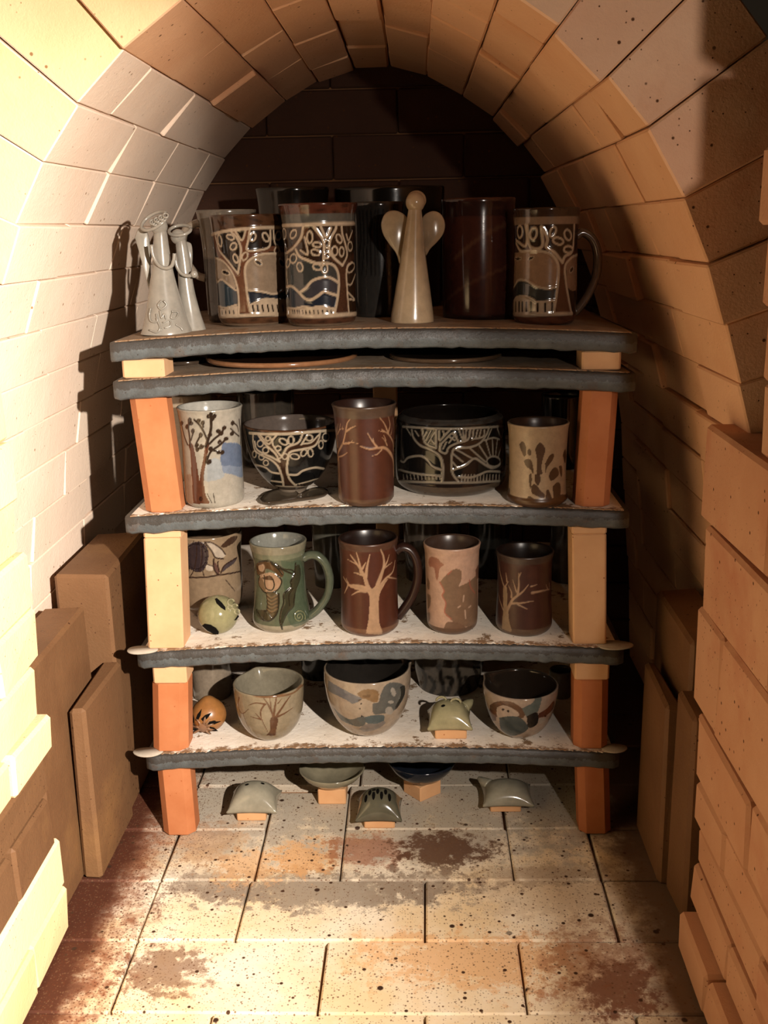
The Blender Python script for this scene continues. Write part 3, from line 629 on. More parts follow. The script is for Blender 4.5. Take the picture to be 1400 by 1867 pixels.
# --- third shelf: white tumbler with trees
f=T(300,720,8.487); BR=(104,62,44); TW=(58,44,34)
p=Pot([(744,319,438),(752,322,437),(775,327,437),(800,331,438),(867,338,444),(900,342,448),(912,344,447),(918,350,442)],'C',yb=927).base((190,182,166))
p.fill(f([(760,1100),(880,1000),(900,760),(960,740),(1180,790),(1215,1250),(1050,1230),(900,1200)]),(140,152,170)); p.fill(f([(870,880),(900,760),(970,740),(1200,800),(1200,1090),(1000,1090),(870,1080)]),(112,126,150))
p.fill(f([(620,1130),(700,1000),(850,1000),(900,1180),(930,1240),(860,1300),(620,1330)]),(176,180,180))
p.fill(f([(445,1680),(690,1680),(640,1560),(610,1380),(610,1250),(620,1170),(650,1000),(690,760),(640,700),(600,980),(560,1180),(540,1320),(520,1200),(470,900),(430,760),(370,770),(400,900),(420,1300)]),BR)
p.fill(f([(340,1230),(380,1690),(440,1690),(430,1500),(420,1250)]),(176,150,128))
for q,ww in (([(640,800),(690,640),(720,500),(715,300)],5),([(660,700),(600,560),(540,460),(460,385)],4),([(690,760),(780,670),(880,590),(920,495)],4),([(640,1050),(700,900),(760,840),(860,770),(960,670)],4),([(760,860),(840,880),(910,890)],3.5),
 ([(400,800),(390,640),(370,500),(390,370)],4.5),([(360,770),(310,640),(265,440)],4),([(410,700),(440,600),(460,540)],3),([(500,860),(490,760),(540,660),(560,600)],3.5),([(500,850),(560,820),(610,790)],3.5),([(1150,640),(1100,600),(1020,520)],3),([(1140,560),(1120,480),(1060,430)],3),([(1170,760),(1170,600),(1150,380)],4),([(660,1040),(700,1030)],3),([(650,1000),(660,950)],3),([(590,440),(600,500)],3),([(820,540),(840,600)],3)):
    p.line(f(q),TW,ww,.0003)
for x,y in ((715,300),(680,330),(770,330),(740,370),(590,430),(530,400),(390,390),(410,440),(350,490),(440,560),(265,440),(1050,435),(1040,600),(700,620),(560,620),(500,780),(510,840),(570,800),(950,680),(850,730),(710,830),(890,890),(840,890),(680,1040),(700,1030),(920,510),(830,560),(880,590)):
    p.leaf(300+x/8.487,720+y/8.487,2.6,3.6,random.uniform(0,90),TW,2.2,.0003,fill=TW)
for q in ([(660,1530),(730,1670)],[(755,1530),(780,1670)]): p.line(f(q),(70,56,44),1.6)
p.leaf(300+560/8.487,720+1610/8.487,3,4,0,(60,34,26),1,fill=(60,34,26))
p.build('tumbler','white tumbler with brown trees and blue hills beside orange post','tumbler',(196,192,180))
# --- carved bowl
f=T(430,740,7.368)
p=Pot([(772,441,611),(790,443,610),(815,450,607),(840,460,600),(862,474,589),(878,490,576),(885,505,566),(892,511,562),(896,512,561)],'C',yb=901,nz=120).base((22,22,22))
p.band(764,788,(96,62,40),(54,34,22)); p.band(885,893,(60,46,38)); p.band(893,910,(142,128,112))
p.fill(f([(640,1060),(800,1060),(720,960),(690,820),(720,620),(900,560),(1100,520),(1130,400),(1000,500),(740,530),(640,640),(600,690),(480,500),(340,400),(300,400),(560,720),(320,620),(230,580),(220,620),(500,750),(580,900)]),(62,40,28))
for q,ww in (([(180,365),(400,378),(700,375),(900,360),(1120,340),(1330,325)],5),([(640,1070),(620,950),(570,820),(480,730),(340,660),(260,600),(235,500),(230,390)],4),([(800,1070),(720,980),(685,860),(700,720),(730,620),(900,580),(1050,540),(1110,450),(1130,350)],4),
 ([(590,750),(480,690),(330,620),(270,560),(255,480)],4),([(590,750),(530,640),(430,550),(340,450),(300,385)],4),([(330,390),(430,510),(480,470),(460,420)],3.4),([(620,690),(530,580),(490,480),(540,400)],3.6),([(640,640),(700,550),(840,490),(900,360)],3.8),([(640,640),(600,700)],3.6),([(880,520),(960,390)],3.4),([(900,510),(1010,490),(1110,390)],3.2),
 ([(270,790),(400,830),(480,890),(580,910)],4),([(710,925),(820,925),(900,870),(1050,830),(1150,840),(1270,865)],4.4),([(480,1010),(620,1025)],4),([(800,1060),(960,1020),(1100,980),(1250,960)],3.6),([(540,1075),(700,1085),(1000,1080),(1180,1060)],3)):
    p.line(f(q),(196,178,152),ww,.0005)
for (a,b_,rx,ry,an) in ((330,505,40,45,20),(400,595,40,40,30),(640,480,60,36,30),(740,460,38,55,0),(570,570,36,32,0),(790,680,62,36,10),(910,630,34,50,30),(1000,630,34,55,-10),(1140,520,30,55,0),(1205,420,44,55,10),(345,690,36,36,0),(405,765,34,36,0),(985,430,44,40,0),(250,650,24,44,0),(660,680,34,40,20),(430,440,30,30,0)):
    p.leaf(430+a/7.368,740+b_/7.368,rx/7.368,ry/7.368,an,(196,178,152),2.6,.0005)
slots(p,f,range(830,1200,42),1050,1075,6,2)
p.build('carved_bowl','dark footed bowl with slip tree beside the white tumbler','bowl',(104,92,84))
# --- small spoon dish lying in front of the bowl
def dish():
    pts=[(473,916),(486,903),(510,897),(535,899),(548,907),(565,898),(583,894),(598,899),(597,906),(580,911),(560,914),(535,917),(505,921),(482,923)]
    z0=stop('C',-.17)+.0016; P=spl(np.array([onZ(x,y,z0)[:2] for x,y in pts+pts[:1]]),4)[:-1]; c=P.mean(0); n=len(P); V=[]
    for s_,zz in ((.9,0),(1.,.004),(.97,.0055),(.84,.0035),(.3,.0025)):
        for q in P: V.append((c[0]+(q[0]-c[0])*s_,c[1]+(q[1]-c[1])*s_,z0+zz))
    Fs=[tuple(range(n-1,-1,-1)),tuple(range(4*n,5*n))]
    for i in range(4):
        for q in range(n): Fs.append((i*n+q,i*n+(q+1)%n,(i+1)*n+(q+1)%n,(i+1)*n+q))
    C=np.tile(lin((104,92,76)),(len(V),1)); C[n:3*n]=lin((70,58,46))
    tag(mesh_obj('spoon_rest',V,Fs,M['gloss'],None,True,col=C,at=(c[0],c[1],z0)),'flat grey two lobed spoon rest lying before the carved bowl','spoon rest')
dish()
# --- brown cup with bare slip branches
f=T(600,720,8.89); TN=(196,150,112)
def branches(p,f,L,c=TN):
    for q,ww in L: p.line(f(q),c,ww,.0003,taper=True)
p=Pot([(740,604,723),(748,607,721),(765,609,719),(820,614,718),(900,617,718),(910,619,717),(917,625,712)],'C',yb=924).base((92,50,34))
p.band(735,765,(96,74,58)); p.band(912,930,(104,74,54))
p.fill(f([(135,1040),(150,1300),(150,1620),(210,1700),(180,1400),(165,1050)]),(150,116,90))
branches(p,f,[([(150,1050),(150,930),(220,790),(260,640),(290,470),(335,400)],5.5),([(280,590),(350,540),(430,505)],4),([(230,790),(320,790),(380,740)],3),([(230,790),(350,770),(470,790)],2.6),([(150,1010),(230,980),(300,930)],3),([(135,640),(180,560),(250,545)],2.6),([(140,850),(120,650),(150,470)],3),([(170,570),(185,460)],2),([(220,560),(215,490)],2),
 ([(1045,1300),(1035,1050),(980,930),(900,860),(780,860),(650,880),(510,835)],8),([(780,850),(700,750),(620,620)],4),([(730,790),(710,700)],2.4),([(850,890),(780,960),(700,990)],3),([(1040,900),(1030,760),(960,640),(850,560)],5),([(960,630),(900,480),(820,370)],3.6),([(960,600),(985,480),(960,360)],3.4),([(900,600),(800,580)],2.4),([(940,820),(900,740),(860,690)],2.6),([(920,740),(880,640)],2),([(1050,800),(1060,600),(1030,360)],3),([(1000,640),(1020,540)],2)])
p.build('brown_cup','reddish brown cup with thin tan branches, third shelf centre','cup',(52,30,22),'satin')
# --- casserole with sun and tree
f=T(710,740,6.364); SV=(150,138,120)
p=Pot([(763,732,912),(773,724,920),(810,721,921),(860,720,921),(882,722,919),(892,732,911),(897,742,902)],'C',yb=906,nz=120,nphi=190).base((26,24,22))
p.band(755,777,(70,64,58),(56,44,36)); p.band(878,889,(40,30,26)); p.band(889,915,(96,80,64))
p.fill(f([(615,880),(800,880),(730,780),(715,680),(740,500),(900,470),(1050,420),(1130,300),(1080,280),(960,390),(780,430),(680,490),(650,560),(590,520),(580,440),(700,290),(680,270),(570,390),(550,270),(535,270),(540,490),(400,430),(370,280),(350,280),(360,420),(270,340),(260,360),(400,490),(560,560),(620,700)]),(50,36,26))
p.fill(f([(740,500),(900,490),(1030,460),(1170,360),(1290,400),(1300,560),(1200,600),(1120,640),(1000,610),(880,680),(730,740),(725,640)]),(46,32,22))
for q,ww in (([(150,240),(400,255),(740,265),(1100,250),(1320,235)],4),([(100,870),(300,880),(600,890),(900,890),(1310,870)],4),([(615,880),(620,700),(590,590),(500,520),(360,460),(280,370),(260,280)],4),([(800,880),(735,790),(718,680),(735,520),(800,490),(930,480),(1050,430),(1130,320),(1150,260)],4),
 ([(130,640),(170,650),(220,600),(350,580),(430,620),(500,700),(600,740)],4),([(730,745),(880,690),(980,610),(1060,650),(1120,690),(1190,720),(1270,690),(1310,620)],4),([(800,825),(940,830),(1040,800),(1140,760),(1310,765)],4),([(110,740),(250,775),(420,800),(600,810)],4),
 ([(540,490),(420,440),(390,360),(375,270)],3.6),([(540,480),(545,270)],3.6),([(590,400),(700,280)],3.6),([(580,390),(580,290)],3),([(600,440),(590,520),(655,550),(690,480),(790,430),(910,390),(935,270)],3.6),([(600,440),(740,310),(790,410)],3.4),([(960,390),(975,270)],3.4),([(960,385),(1080,360),(1100,280)],3.2),([(1100,400),(1200,370),(1280,390)],3),([(1130,390),(1180,270)],3),([(1250,260),(1290,370)],3),([(1300,370),(1320,270)],3)):
    p.line(f(q),SV,ww,.0005)
for q in ([(740,560),(850,650)],[(760,500),(960,610)],[(930,490),(1110,650)],[(1040,460),(1130,600)],[(1120,410),(1170,580)],[(1190,380),(1200,570)],[(1250,390),(1230,570)],[(1300,450),(1260,590)],[(730,650),(790,720)],[(420,400),(480,290)],[(450,430),(530,300)],[(480,380),(520,440)],[(300,290),(340,350)],[(430,300),(400,360)],[(620,290),(640,330)],[(620,500),(660,420)],[(690,430),(740,360)],[(740,330),(800,410)],[(800,270),(850,400)],[(850,270),(860,390)],[(890,270),(880,390)],[(1000,370),(1020,280)],[(1040,360),(1060,280)],[(200,260),(250,340)],[(690,360),(760,400)]): p.line(f(q),SV,2.8,.0004)
p.leaf(710+1205/6.364,740+645/6.364,80/6.364,60/6.364,0,SV,3.4,.0005,fill=(20,16,14))
slots(p,f,list(range(160,600,42)),800,850,8,2.6,(150,138,120)); slots(p,f,list(range(840,1310,36)),800,870,-4,2.6,(150,138,120))
p.build('carved_casserole','wide dark casserole bowl with slip tree and rising sun','bowl',(34,28,24))
# --- pale cup with finger marks
f=T(910,750,8.75); BN=(84,50,22)
p=Pot([(773,928,1041),(785,930,1039),(807,931,1037),(847,930,1033),(893,926,1030),(905,920,1030),(911,922,1029),(917,930,1022)],'C',yb=926).base((212,184,148))
for P_ in ([(320,530),(370,475),(420,540),(430,680),(400,720),(360,650)],[(445,640),(480,595),(515,640),(500,700),(460,690)],[(570,600),(650,495),(735,600),(700,750),(670,900),(690,990),(600,1000),(600,760)],[(390,790),(460,755),(520,800),(545,920),(540,1000),(500,930),(430,880)],[(730,830),(800,710),(865,675),(860,760),(780,870),(750,930),(740,1000)],[(790,1040),(820,950),(900,890),(950,960),(930,1040),(830,1110)],[(475,1020),(510,990),(520,1100),(500,1240),(475,1120)],[(570,1010),(640,1000),(660,1100),(620,1180),(570,1120)],[(510,1200),(570,1160),(660,1260),(730,1340),(700,1390),(600,1350),(520,1300)],[(850,1200),(930,1130),(980,1200),(960,1430),(880,1440)],[(750,1260),(790,1260),(840,1400),(800,1460),(740,1440)],[(445,1390),(480,1350),(620,1440),(680,1480),(560,1480),(460,1440)],[(1010,700),(1050,600),(1070,700),(1050,830)],[(950,870),(1000,880),(1000,1040),(970,1000)],[(160,900),(185,980),(160,1040)],[(130,1180),(170,1240),(160,1330),(120,1300)],[(970,1330),(1040,1330),(1040,1430),(980,1430)]):
    p.fill(f(P_),BN,.92)
p.band(910,930,(104,70,40))
p.build('fingermark_cup','pale yellow cup with brown fingerprint blotches beside orange post','cup',(86,60,46),'satin')
# --- third shelf, behind
simple('cream cup behind the white tumbler, beside the orange post',[(742,303,392),(800,306,389),(890,308,387)],'C',1.50,(200,182,156),(180,164,140),name='back_cup',cat_='cup')
simple('dark grey jar behind the carved bowl, third shelf',[(748,436,540),(800,438,538),(880,442,534)],'C',1.56,(70,64,56),(120,112,100),group=GB)
simple('dark jar behind the yellow cup, right end of third shelf',[(752,985,1068),(800,987,1066),(880,990,1062)],'C',1.53,(52,46,40),(40,34,30),group=GB)
# --- fourth shelf: turtle jar
f=T(320,960,8.486); BG=(188,160,128)
BG=(164,140,112)
p=Pot([(976,324,447),(990,326,444),(1010,328,441),(1050,330,441),(1085,332,441),(1105,337,437),(1118,346,428),(1124,352,422)],'D',Yc=1.425).base(BG)
p.fill(f([(130,430),(170,320),(260,250),(380,230),(470,290),(510,420),(490,560),(430,680),(340,700),(230,650),(150,560)]),(64,52,54),h=.0015)
p.fill(f([(450,240),(560,250),(700,340),(770,430),(720,490),(620,490),(560,380)]),(206,190,170)); p.fill(f([(770,230),(860,160),(960,150),(900,250),(770,320),(700,310)]),(78,56,42))
p.fill(f([(590,540),(640,600),(680,740),(630,700),(590,620)]),(110,80,70)); p.fill(f([(690,730),(740,620),(860,540),(950,480),(900,570),(780,660)]),(84,72,72))
p.fill(f([(475,590),(560,600),(600,650),(540,690),(470,660)]),(214,196,172))
DL=(58,40,32)
for q,ww in (([(450,240),(560,250),(700,340),(770,430)],2.5),([(450,240),(560,380),(620,480),(740,500)],3),([(590,500),(590,640),(650,740),(670,740)],3),([(660,540),(650,580),(680,700)],2.5),([(700,720),(760,600),(950,480)],2.5),([(100,780),(300,790),(500,780),(640,755),(850,725),(1020,690)],3),([(180,660),(210,650),(180,740)],2),([(270,700),(230,770)],2),([(420,700),(440,770)],2),([(480,580),(590,620)],2),([(330,250),(330,450),(300,650)],2),([(400,260),(410,470),(380,690)],2),([(780,830),(920,1000)],1.6)):
    p.line(f(q),DL,ww,-.0003)
for k in range(14):
    a=k/14*2*math.pi; p.line([(320+(318+165*math.cos(a))/8.486,960+(460+200*math.sin(a))/8.486),(320+(318+190*math.cos(a))/8.486,960+(460+235*math.sin(a))/8.486)],(36,28,30),2,-.0006,False)
p.line([(320+(318+160*math.cos(a))/8.486,960+(460+195*math.sin(a))/8.486) for a in np.linspace(0,6.28,20)],(36,28,30),1.6,-.0004,False)
p.build('turtle_jar','beige jar with a dark turtle in relief beside cream post','jar',(120,100,80))
# --- green mug with mermaid relief
f=T(440,960,7.778); GR=(108,112,88); BRN=(84,70,48); SK=(186,150,118)
p=Pot([(994,453,557),(1003,455,556),(1015,458,554),(1040,462,553),(1090,464,559),(1120,464,566),(1134,464,568),(1141,468,565),(1147,476,558)],'D',yb=1154,nz=130,nphi=180).base(GR)
p.band(985,1012,(150,142,118)); p.band(1012,1022,(132,134,108)); p.band(1142,1160,(176,164,138))
p.fill(f([(560,480),(700,500),(860,500),(900,900),(950,1200),(940,1350),(700,1400),(620,1000)]),(82,98,76),.75)
p.fill(f([(215,540),(260,495),(400,490),(520,560),(600,660),(560,720),(470,640),(360,600),(330,680),(240,680)]),(98,72,46),h=.0012)
p.fill(f([(255,550),(320,530),(340,580),(320,630),(270,620)]),SK,h=.0016)
p.fill(f([(280,680),(400,650),(500,680),(570,780),(520,880),(440,920),(340,920),(260,820)]),SK,h=.0015)
p.fill(f([(270,740),(300,720),(350,860),(340,930),(270,860)]),(126,100,72)); p.fill(f([(300,720),(400,690),(450,720),(440,760),(380,750),(330,750)]),(86,60,42))
p.fill(f([(350,920),(440,920),(520,960),(530,1130),(510,1240),(430,1330),(330,1320),(360,1180),(370,1060)]),BRN,h=.0016)
p.fill(f([(215,1180),(300,1180),(370,1190),(440,1320),(340,1340),(260,1300)]),(74,66,46),h=.0012)
p.fill(f([(770,540),(820,560),(830,740),(770,900),(740,1120),(640,1240),(590,1380),(580,1460),(545,1350),(560,1200),(620,1080),(600,960),(690,860),(710,740),(750,650)]),(66,64,46),h=.0014)
for q,ww in (([(250,500),(400,490),(540,590),(740,680)],3.2),([(480,520),(600,600),(720,620),(760,680)],2.6),([(430,520),(520,600),(580,680)],2.4),([(270,690),(240,780),(290,900),(340,940)],2.6),([(330,690),(350,860),(430,900),(470,830),(450,740)],2.4),([(500,680),(570,770),(530,880),(460,930)],2.6),([(350,930),(370,1080),(370,1180),(330,1200)],2.6),([(530,950),(530,1120),(490,1260),(380,1340),(280,1280),(220,1180)],3),
 ([(770,520),(750,660),(700,780),(700,850),(600,960),(600,1080),(560,1200),(545,1340),(580,1460)],3),([(820,560),(830,740),(780,880),(740,1030),(740,1130),(650,1230),(590,1350)],2.6),([(730,870),(670,980),(680,1120)],2.2)):
    p.line(f(q),(52,46,32),ww,-.0004)
for yv in (960,1010,1060,1110,1160): p.line(f([(370,yv),(430,yv+45),(510,yv)]),(118,92,62),2.4,.0005)
sp=[(815+r*math.cos(a),1270+r*1.1*math.sin(a)) for a,r in zip(np.linspace(0,13,46),np.linspace(8,86,46))]; p.line(f(sp),(66,76,54),2.8,-.0006,False); p.line(f([(x+6,y+5) for x,y in sp]),(150,150,112),1.6,.0007,False)
p.build('mermaid_mug','green mug with mermaid and seaweed relief and large handle','mug',(150,150,140),handle=[(553,1018),(564,1012),(580,1014),(594,1030),(601,1058),(596,1086),(582,1108),(568,1120),(560,1124)],hcol=(104,110,90),hr=.0058)
# --- brown mug with tan tree
f=T(600,960,7.778); TT=(200,160,124)
p=Pot([(985,616,725),(993,617,724),(1000,619,724),(1050,622,725),(1100,624,727),(1135,622,727),(1144,625,723),(1150,633,716)],'D',yb=1161).base((92,48,32))
p.band(975,1007,(98,66,50)); p.band(1148,1170,(130,88,62))
p.fill(f([(520,1520),(750,1520),(715,1380),(700,1150),(720,950),(800,800),(830,740),(700,840),(690,780),(610,880),(530,760),(480,690),(500,800),(520,850),(340,820),(250,830),(400,900),(520,920),(570,1000),(560,1300)]),TT)
branches(p,f,[([(540,840),(500,700),(400,540),(300,400)],7),([(450,650),(430,520),(385,365)],5.5),([(400,540),(260,465)],3),([(500,700),(350,650)],4),([(520,720),(540,560),(575,400)],6),([(470,600),(520,510)],4),([(560,880),(420,840),(280,820),(200,710)],6),([(280,820),(240,730)],3),([(260,850),(215,950)],3),([(520,920),(420,920),(320,970)],5),([(690,820),(740,680),(775,560),(770,430),(730,325)],8),([(780,580),(820,500),(850,400)],4),([(780,590),(890,510)],3.4),([(710,860),(800,740),(900,640),(935,480)],6),([(840,720),(960,740)],3)],TT)
p.build('tree_mug','reddish brown mug with a single broad tan tree','mug',(40,24,18),'satin',handle=[(722,1004),(735,997),(750,1004),(760,1025),(761,1055),(752,1085),(738,1108),(726,1124)],hcol=(58,34,26),hr=.0062)
# --- pink cup with clouds
f=T(760,960,8.893); CB=(150,118,92)
p=Pot([(994,772,877),(1002,774,876),(1012,776,875),(1060,777,873),(1120,777,870),(1138,778,868),(1144,782,864),(1149,789,857)],'D',yb=1157).base((224,182,154))
for P_,c in (([(190,540),(230,490),(340,520),(390,580),(440,620),(370,680),(340,850),(310,840),(280,680),(200,640)],(180,122,96)),([(370,900),(500,760),(620,690),(720,720),(720,860),(690,960),(840,900),(900,850),(970,820),(980,1100),(960,1600),(800,1620),(640,1580),(520,1480),(450,1400),(470,1240),(410,1120),(440,1050)],CB),([(440,1640),(480,1560),(560,1540),(740,1590),(800,1700),(600,1740),(440,1710)],(140,106,82)),([(950,700),(1000,620),(1010,800),(960,840)],(140,100,78)),([(170,820),(210,900),(200,1020),(170,980)],CB),([(170,1080),(225,1130),(215,1280),(180,1320)],CB),([(150,1400),(210,1400),(210,1520),(160,1560)],CB)):
    p.fill(f(P_),c)
for q in ([(370,900),(440,1040),(410,1120),(470,1240),(450,1390),(560,1500)],[(500,780),(560,720)],[(850,870),(870,980),(940,1080)]): p.line(f(q),(196,116,92),2.4)
for q in ([(690,960),(720,900)],[(760,1120),(750,1210)],[(670,1310),(700,1290)],[(780,1360),(790,1490)],[(840,1310),(870,1290)],[(770,1650),(830,1640)]): p.line(f(q),(222,186,158),3,sm=False)
p.band(1147,1165,(124,92,70))
p.build('cloud_cup','pale pink cup with brown cloud shapes, fourth shelf','cup',(84,62,50),'satin')
# --- dark brown cup with tan tree
f=T(890,970,8.75)
p=Pot([(1009,906,1012),(1016,908,1011),(1030,909,1008),(1080,907,1005),(1120,903,1004),(1138,901,1003),(1146,905,1000),(1151,912,993)],'D',yb=1161).base((82,48,38))
p.band(1000,1030,(84,66,56)); p.band(1148,1170,(118,92,72))
p.fill(f([(215,1540),(370,1590),(330,1400),(320,1200),(300,1200),(300,900),(240,880),(240,1200)]),(176,146,112))
branches(p,f,[([(270,900),(230,800),(190,640),(150,390)],4),([(270,870),(320,790)],3),([(300,790),(280,650)],3),([(310,1230),(390,1080),(540,960),(640,840)],6),([(370,1040),(370,960),(320,850)],4),([(470,1000),(490,850),(490,660)],4.5),([(490,720),(530,640)],2.4),([(450,950),(390,760)],3),([(360,1140),(540,1130),(720,1100)],4.5),([(470,1150),(620,1230)],3.4),([(700,970),(850,940),(990,910)],5),([(950,920),(920,840)],2.6),([(980,890),(970,800)],2.6),([(680,870),(780,840)],3),([(240,1240),(190,1100),(160,960)],3)],(186,150,118))
p.build('tree_cup','dark brown cup with a thin tan tree near cream post','cup',(42,28,22),'satin')
# --- fourth shelf, behind
simple('grey cup behind the mermaid mug handle',[(975,570,640),(1040,572,638),(1100,574,636)],'D',1.53,(110,108,96),(90,86,76),name='back_cup',cat_='cup')
simple('grey brown jar behind the brown tree mug handle',[(962,735,842),(1030,737,840),(1095,740,836)],'D',1.56,(96,84,72),(70,60,52),group=GB)
simple('dark jar behind the gap between pink and dark brown cups',[(985,850,935),(1040,852,933),(1092,855,930)],'D',1.58,(48,48,44),(40,36,32),group=GB)
simple('pale grey jar behind the dark brown tree cup',[(970,1000,1066),(1040,1002,1064),(1095,1004,1062)],'D',1.56,(108,100,88),(84,76,66),group=GB)
# --- lowest shelf: bowl with bare tree
f=T(330,1200,5.833); BK=(116,80,56)
p=Pot([(1240,427,555),(1252,428,555),(1265,429,554),(1290,433,551),(1308,440,545),(1323,451,534),(1332,463,523),(1337,475,511)],'E',yb=1349,nz=110).base((170,154,126))
p.line([(x,y+3) for x,y in ((429,1248),(450,1262),(485,1268),(530,1262),(553,1245))],(140,104,74),4)
for q,ww in (([(960,820),(970,700),(980,620),(930,500),(880,425)],6.5),([(990,810),(1000,650),(1090,500),(1160,400)],7),([(980,640),(1000,500),(1020,370)],5.5),([(1030,620),(1110,580),(1190,525)],4.5),([(900,490),(800,475),(720,500)],3.6),([(890,490),(850,560),(860,650),(920,780)],3.6),([(850,650),(790,580)],3),([(850,650),(740,620)],3),([(960,560),(945,420)],3),([(620,420),(610,500),(650,590),(720,540)],4),([(660,590),(700,700),(760,800)],2),([(1030,480),(1070,430)],2.6)):
    p.line(f(q),BK,ww,.0003,taper=True)
p.fill(f([(905,820),(950,760),(950,640),(1030,640),(1010,770),(1000,820)]),(104,70,48))
p.build('tree_bowl','beige bowl painted with a bare brown tree','bowl',(150,142,122),spout=(math.radians(205),.008))
# --- snowman bowl
f=T(570,1190,6.667)
p=Pot([(1216,588,745),(1228,589,747),(1240,590,747),(1270,597,744),(1298,610,735),(1318,627,720),(1327,641,706),(1332,654,694)],'E',yb=1341,nz=110,nphi=170).base((190,170,146))
p.fill(f([(190,330),(260,380),(480,500),(600,560),(490,620),(420,580),(260,500),(190,450)]),(128,126,126)); p.fill(f([(250,660),(330,740),(460,810),(620,770),(640,860),(560,900),(430,860),(330,800)]),(104,106,100))
p.fill(f([(540,500),(600,455),(720,445),(800,480),(790,590),(730,600),(640,560),(600,560)]),(150,118,82)); p.fill(f([(600,520),(700,510),(690,540),(610,540)]),(124,94,62))
p.fill(f([(820,520),(880,400),(970,360),(1100,390),(1120,500),(1050,640),(960,720),(850,740),(740,740),(730,620),(800,600)]),(108,108,102)); p.fill(f([(1060,420),(1120,400),(1110,520),(1020,680),(1000,660),(1070,520)]),(48,48,48))
p.fill(f([(640,780),(740,760),(860,760),(860,830),(740,870),(650,850)]),(98,110,110)); p.fill(f([(560,930),(640,870),(780,860),(860,830),(880,860),(800,920),(650,960)]),(150,140,130))
for (a,b_,rx,ry,an) in ((980,478,28,55,-15),(930,705,48,48,20),(950,600,34,20,0)): p.leaf(570+a/6.667,1190+b_/6.667,rx/6.667,ry/6.667,an,(180,172,158),0,fill=(184,176,162))
for (a,b_) in ((590,620),(575,678),(595,770),(785,355),(960,295)): p.leaf(570+a/6.667,1190+b_/6.667,1.5,1.7,0,DK,0,fill=(50,40,34))
p.fill(f([(540,570),(610,565),(560,590)]),(90,70,54))
p.build('snowman_bowl','round bowl painted with a snowman in grey and blue','bowl',(46,42,38),spout=(math.radians(118),.012))
# --- bird bowl
f=T(860,1200,7)
p=Pot([(1247,881,1018),(1258,881,1017),(1270,883,1014),(1290,887,1008),(1308,894,1000),(1322,905,990),(1331,917,978),(1336,927,968)],'E',yb=1346,nz=110).base((192,170,150))
p.fill(f([(230,600),(300,560),(430,545),(560,580),(670,680),(660,760),(590,760),(560,740),(330,740),(310,800),(230,760)]),(110,76,54))
p.fill(f([(320,630),(400,600),(520,640),(605,710),(560,750),(340,750)]),(206,184,164)); p.fill(f([(640,640),(760,580),(820,520),(890,505),(860,640),(820,700),(700,740)]),(112,120,114))
p.fill(f([(350,760),(480,740),(620,760),(720,880),(640,960),(480,990),(370,900)]),(78,88,88)); p.fill(f([(700,740),(830,690),(850,800),(800,870),(720,880)]),(48,42,38)); p.fill(f([(860,700),(960,640),(1050,540),(1040,640),(950,730),(850,760)]),(104,62,46))
p.fill(f([(850,780),(900,760),(950,770),(900,830),(860,830)]),(190,176,160)); p.fill(f([(190,600),(240,700),(250,800),(210,740)]),(60,52,48))
for (a,b_) in ((400,655),(465,675),(935,735)): p.leaf(860+a/7,1200+b_/7,2.4,2.2,0,DK,0,fill=(52,40,32))
p.build('bird_bowl','bowl painted with round faced birds, right end of lowest shelf','bowl',(54,44,36),spout=(math.radians(232),.008))
# --- lowest shelf, behind
simple('pale grey jar behind the onion ornament',[(1215,350,425),(1260,352,423),(1300,354,421)],'E',1.47,(168,152,132),(120,108,94),name='back_jar')
simple('dark flowered jar behind the tree and snowman bowls',[(1212,548,620),(1250,550,618),(1295,552,616)],'E',1.53,(70,74,72),(50,50,48),lines=[([(560+12*i,1225+8*(i%2)),(566+12*i,1250),(560+12*i,1275)],(34,36,36),6) for i in range(5)],group=GB)
simple('dark flowered pot behind the pale green pillow ornament',[(1205,752,884),(1240,754,882),(1285,764,872)],'E',1.49,(104,94,82),(60,54,46),lines=[([(768+16*i,1215+20*(i%2)),(776+16*i,1240+10*(i%3)),(766+16*i,1270)],(34,30,26),9) for i in range(7)])
simple('small pale cup behind the bird bowl',[(1255,1000,1042),(1280,1001,1041),(1300,1002,1040)],'E',1.46,(160,146,126),(110,100,88),name='back_cup',cat_='cup')
# ------------------------------------------------------------------ round ornaments
def blob(name,label,cat_,cx,cy,rpx,k,c,shape,mt='gloss',holes=(),bottom=None):
    z0=stop(k,onY(cx,cy,1.34)[0])+.0016; P=onZ(cx,bottom,z0); R0=rpx*P[1]/F; Yc=P[1]+R0*.75; P=onY(cx,cy,Yc); R=rpx*Yc/F*1.03; ctr=np.array([P[0],Yc,z0+R*.97])
    t=thing(name,label,cat_,(ctr[0],ctr[1],z0)); o=np.array([ctr[0],ctr[1],z0]); V=[];Fs=[];nu,nv=40,28
    for j in range(nv+1):
        th=math.pi*j/nv
        for i in range(nu):
            a=2*math.pi*i/nu; d=np.array([math.sin(th)*math.cos(a),math.sin(th)*math.sin(a),math.cos(th)]); V.append(ctr+d*R*shape(d))
    for j in range(nv):
        for i in range(nu): Fs.append((j*nu+i,(j+1)*nu+i,(j+1)*nu+(i+1)%nu,j*nu+(i+1)%nu))
    V=np.array(V); b=mesh_obj('body',V-o,Fs,M[mt],t,True,col=np.tile(lin(c),(len(V),1)))
    return t,o,ctr,R
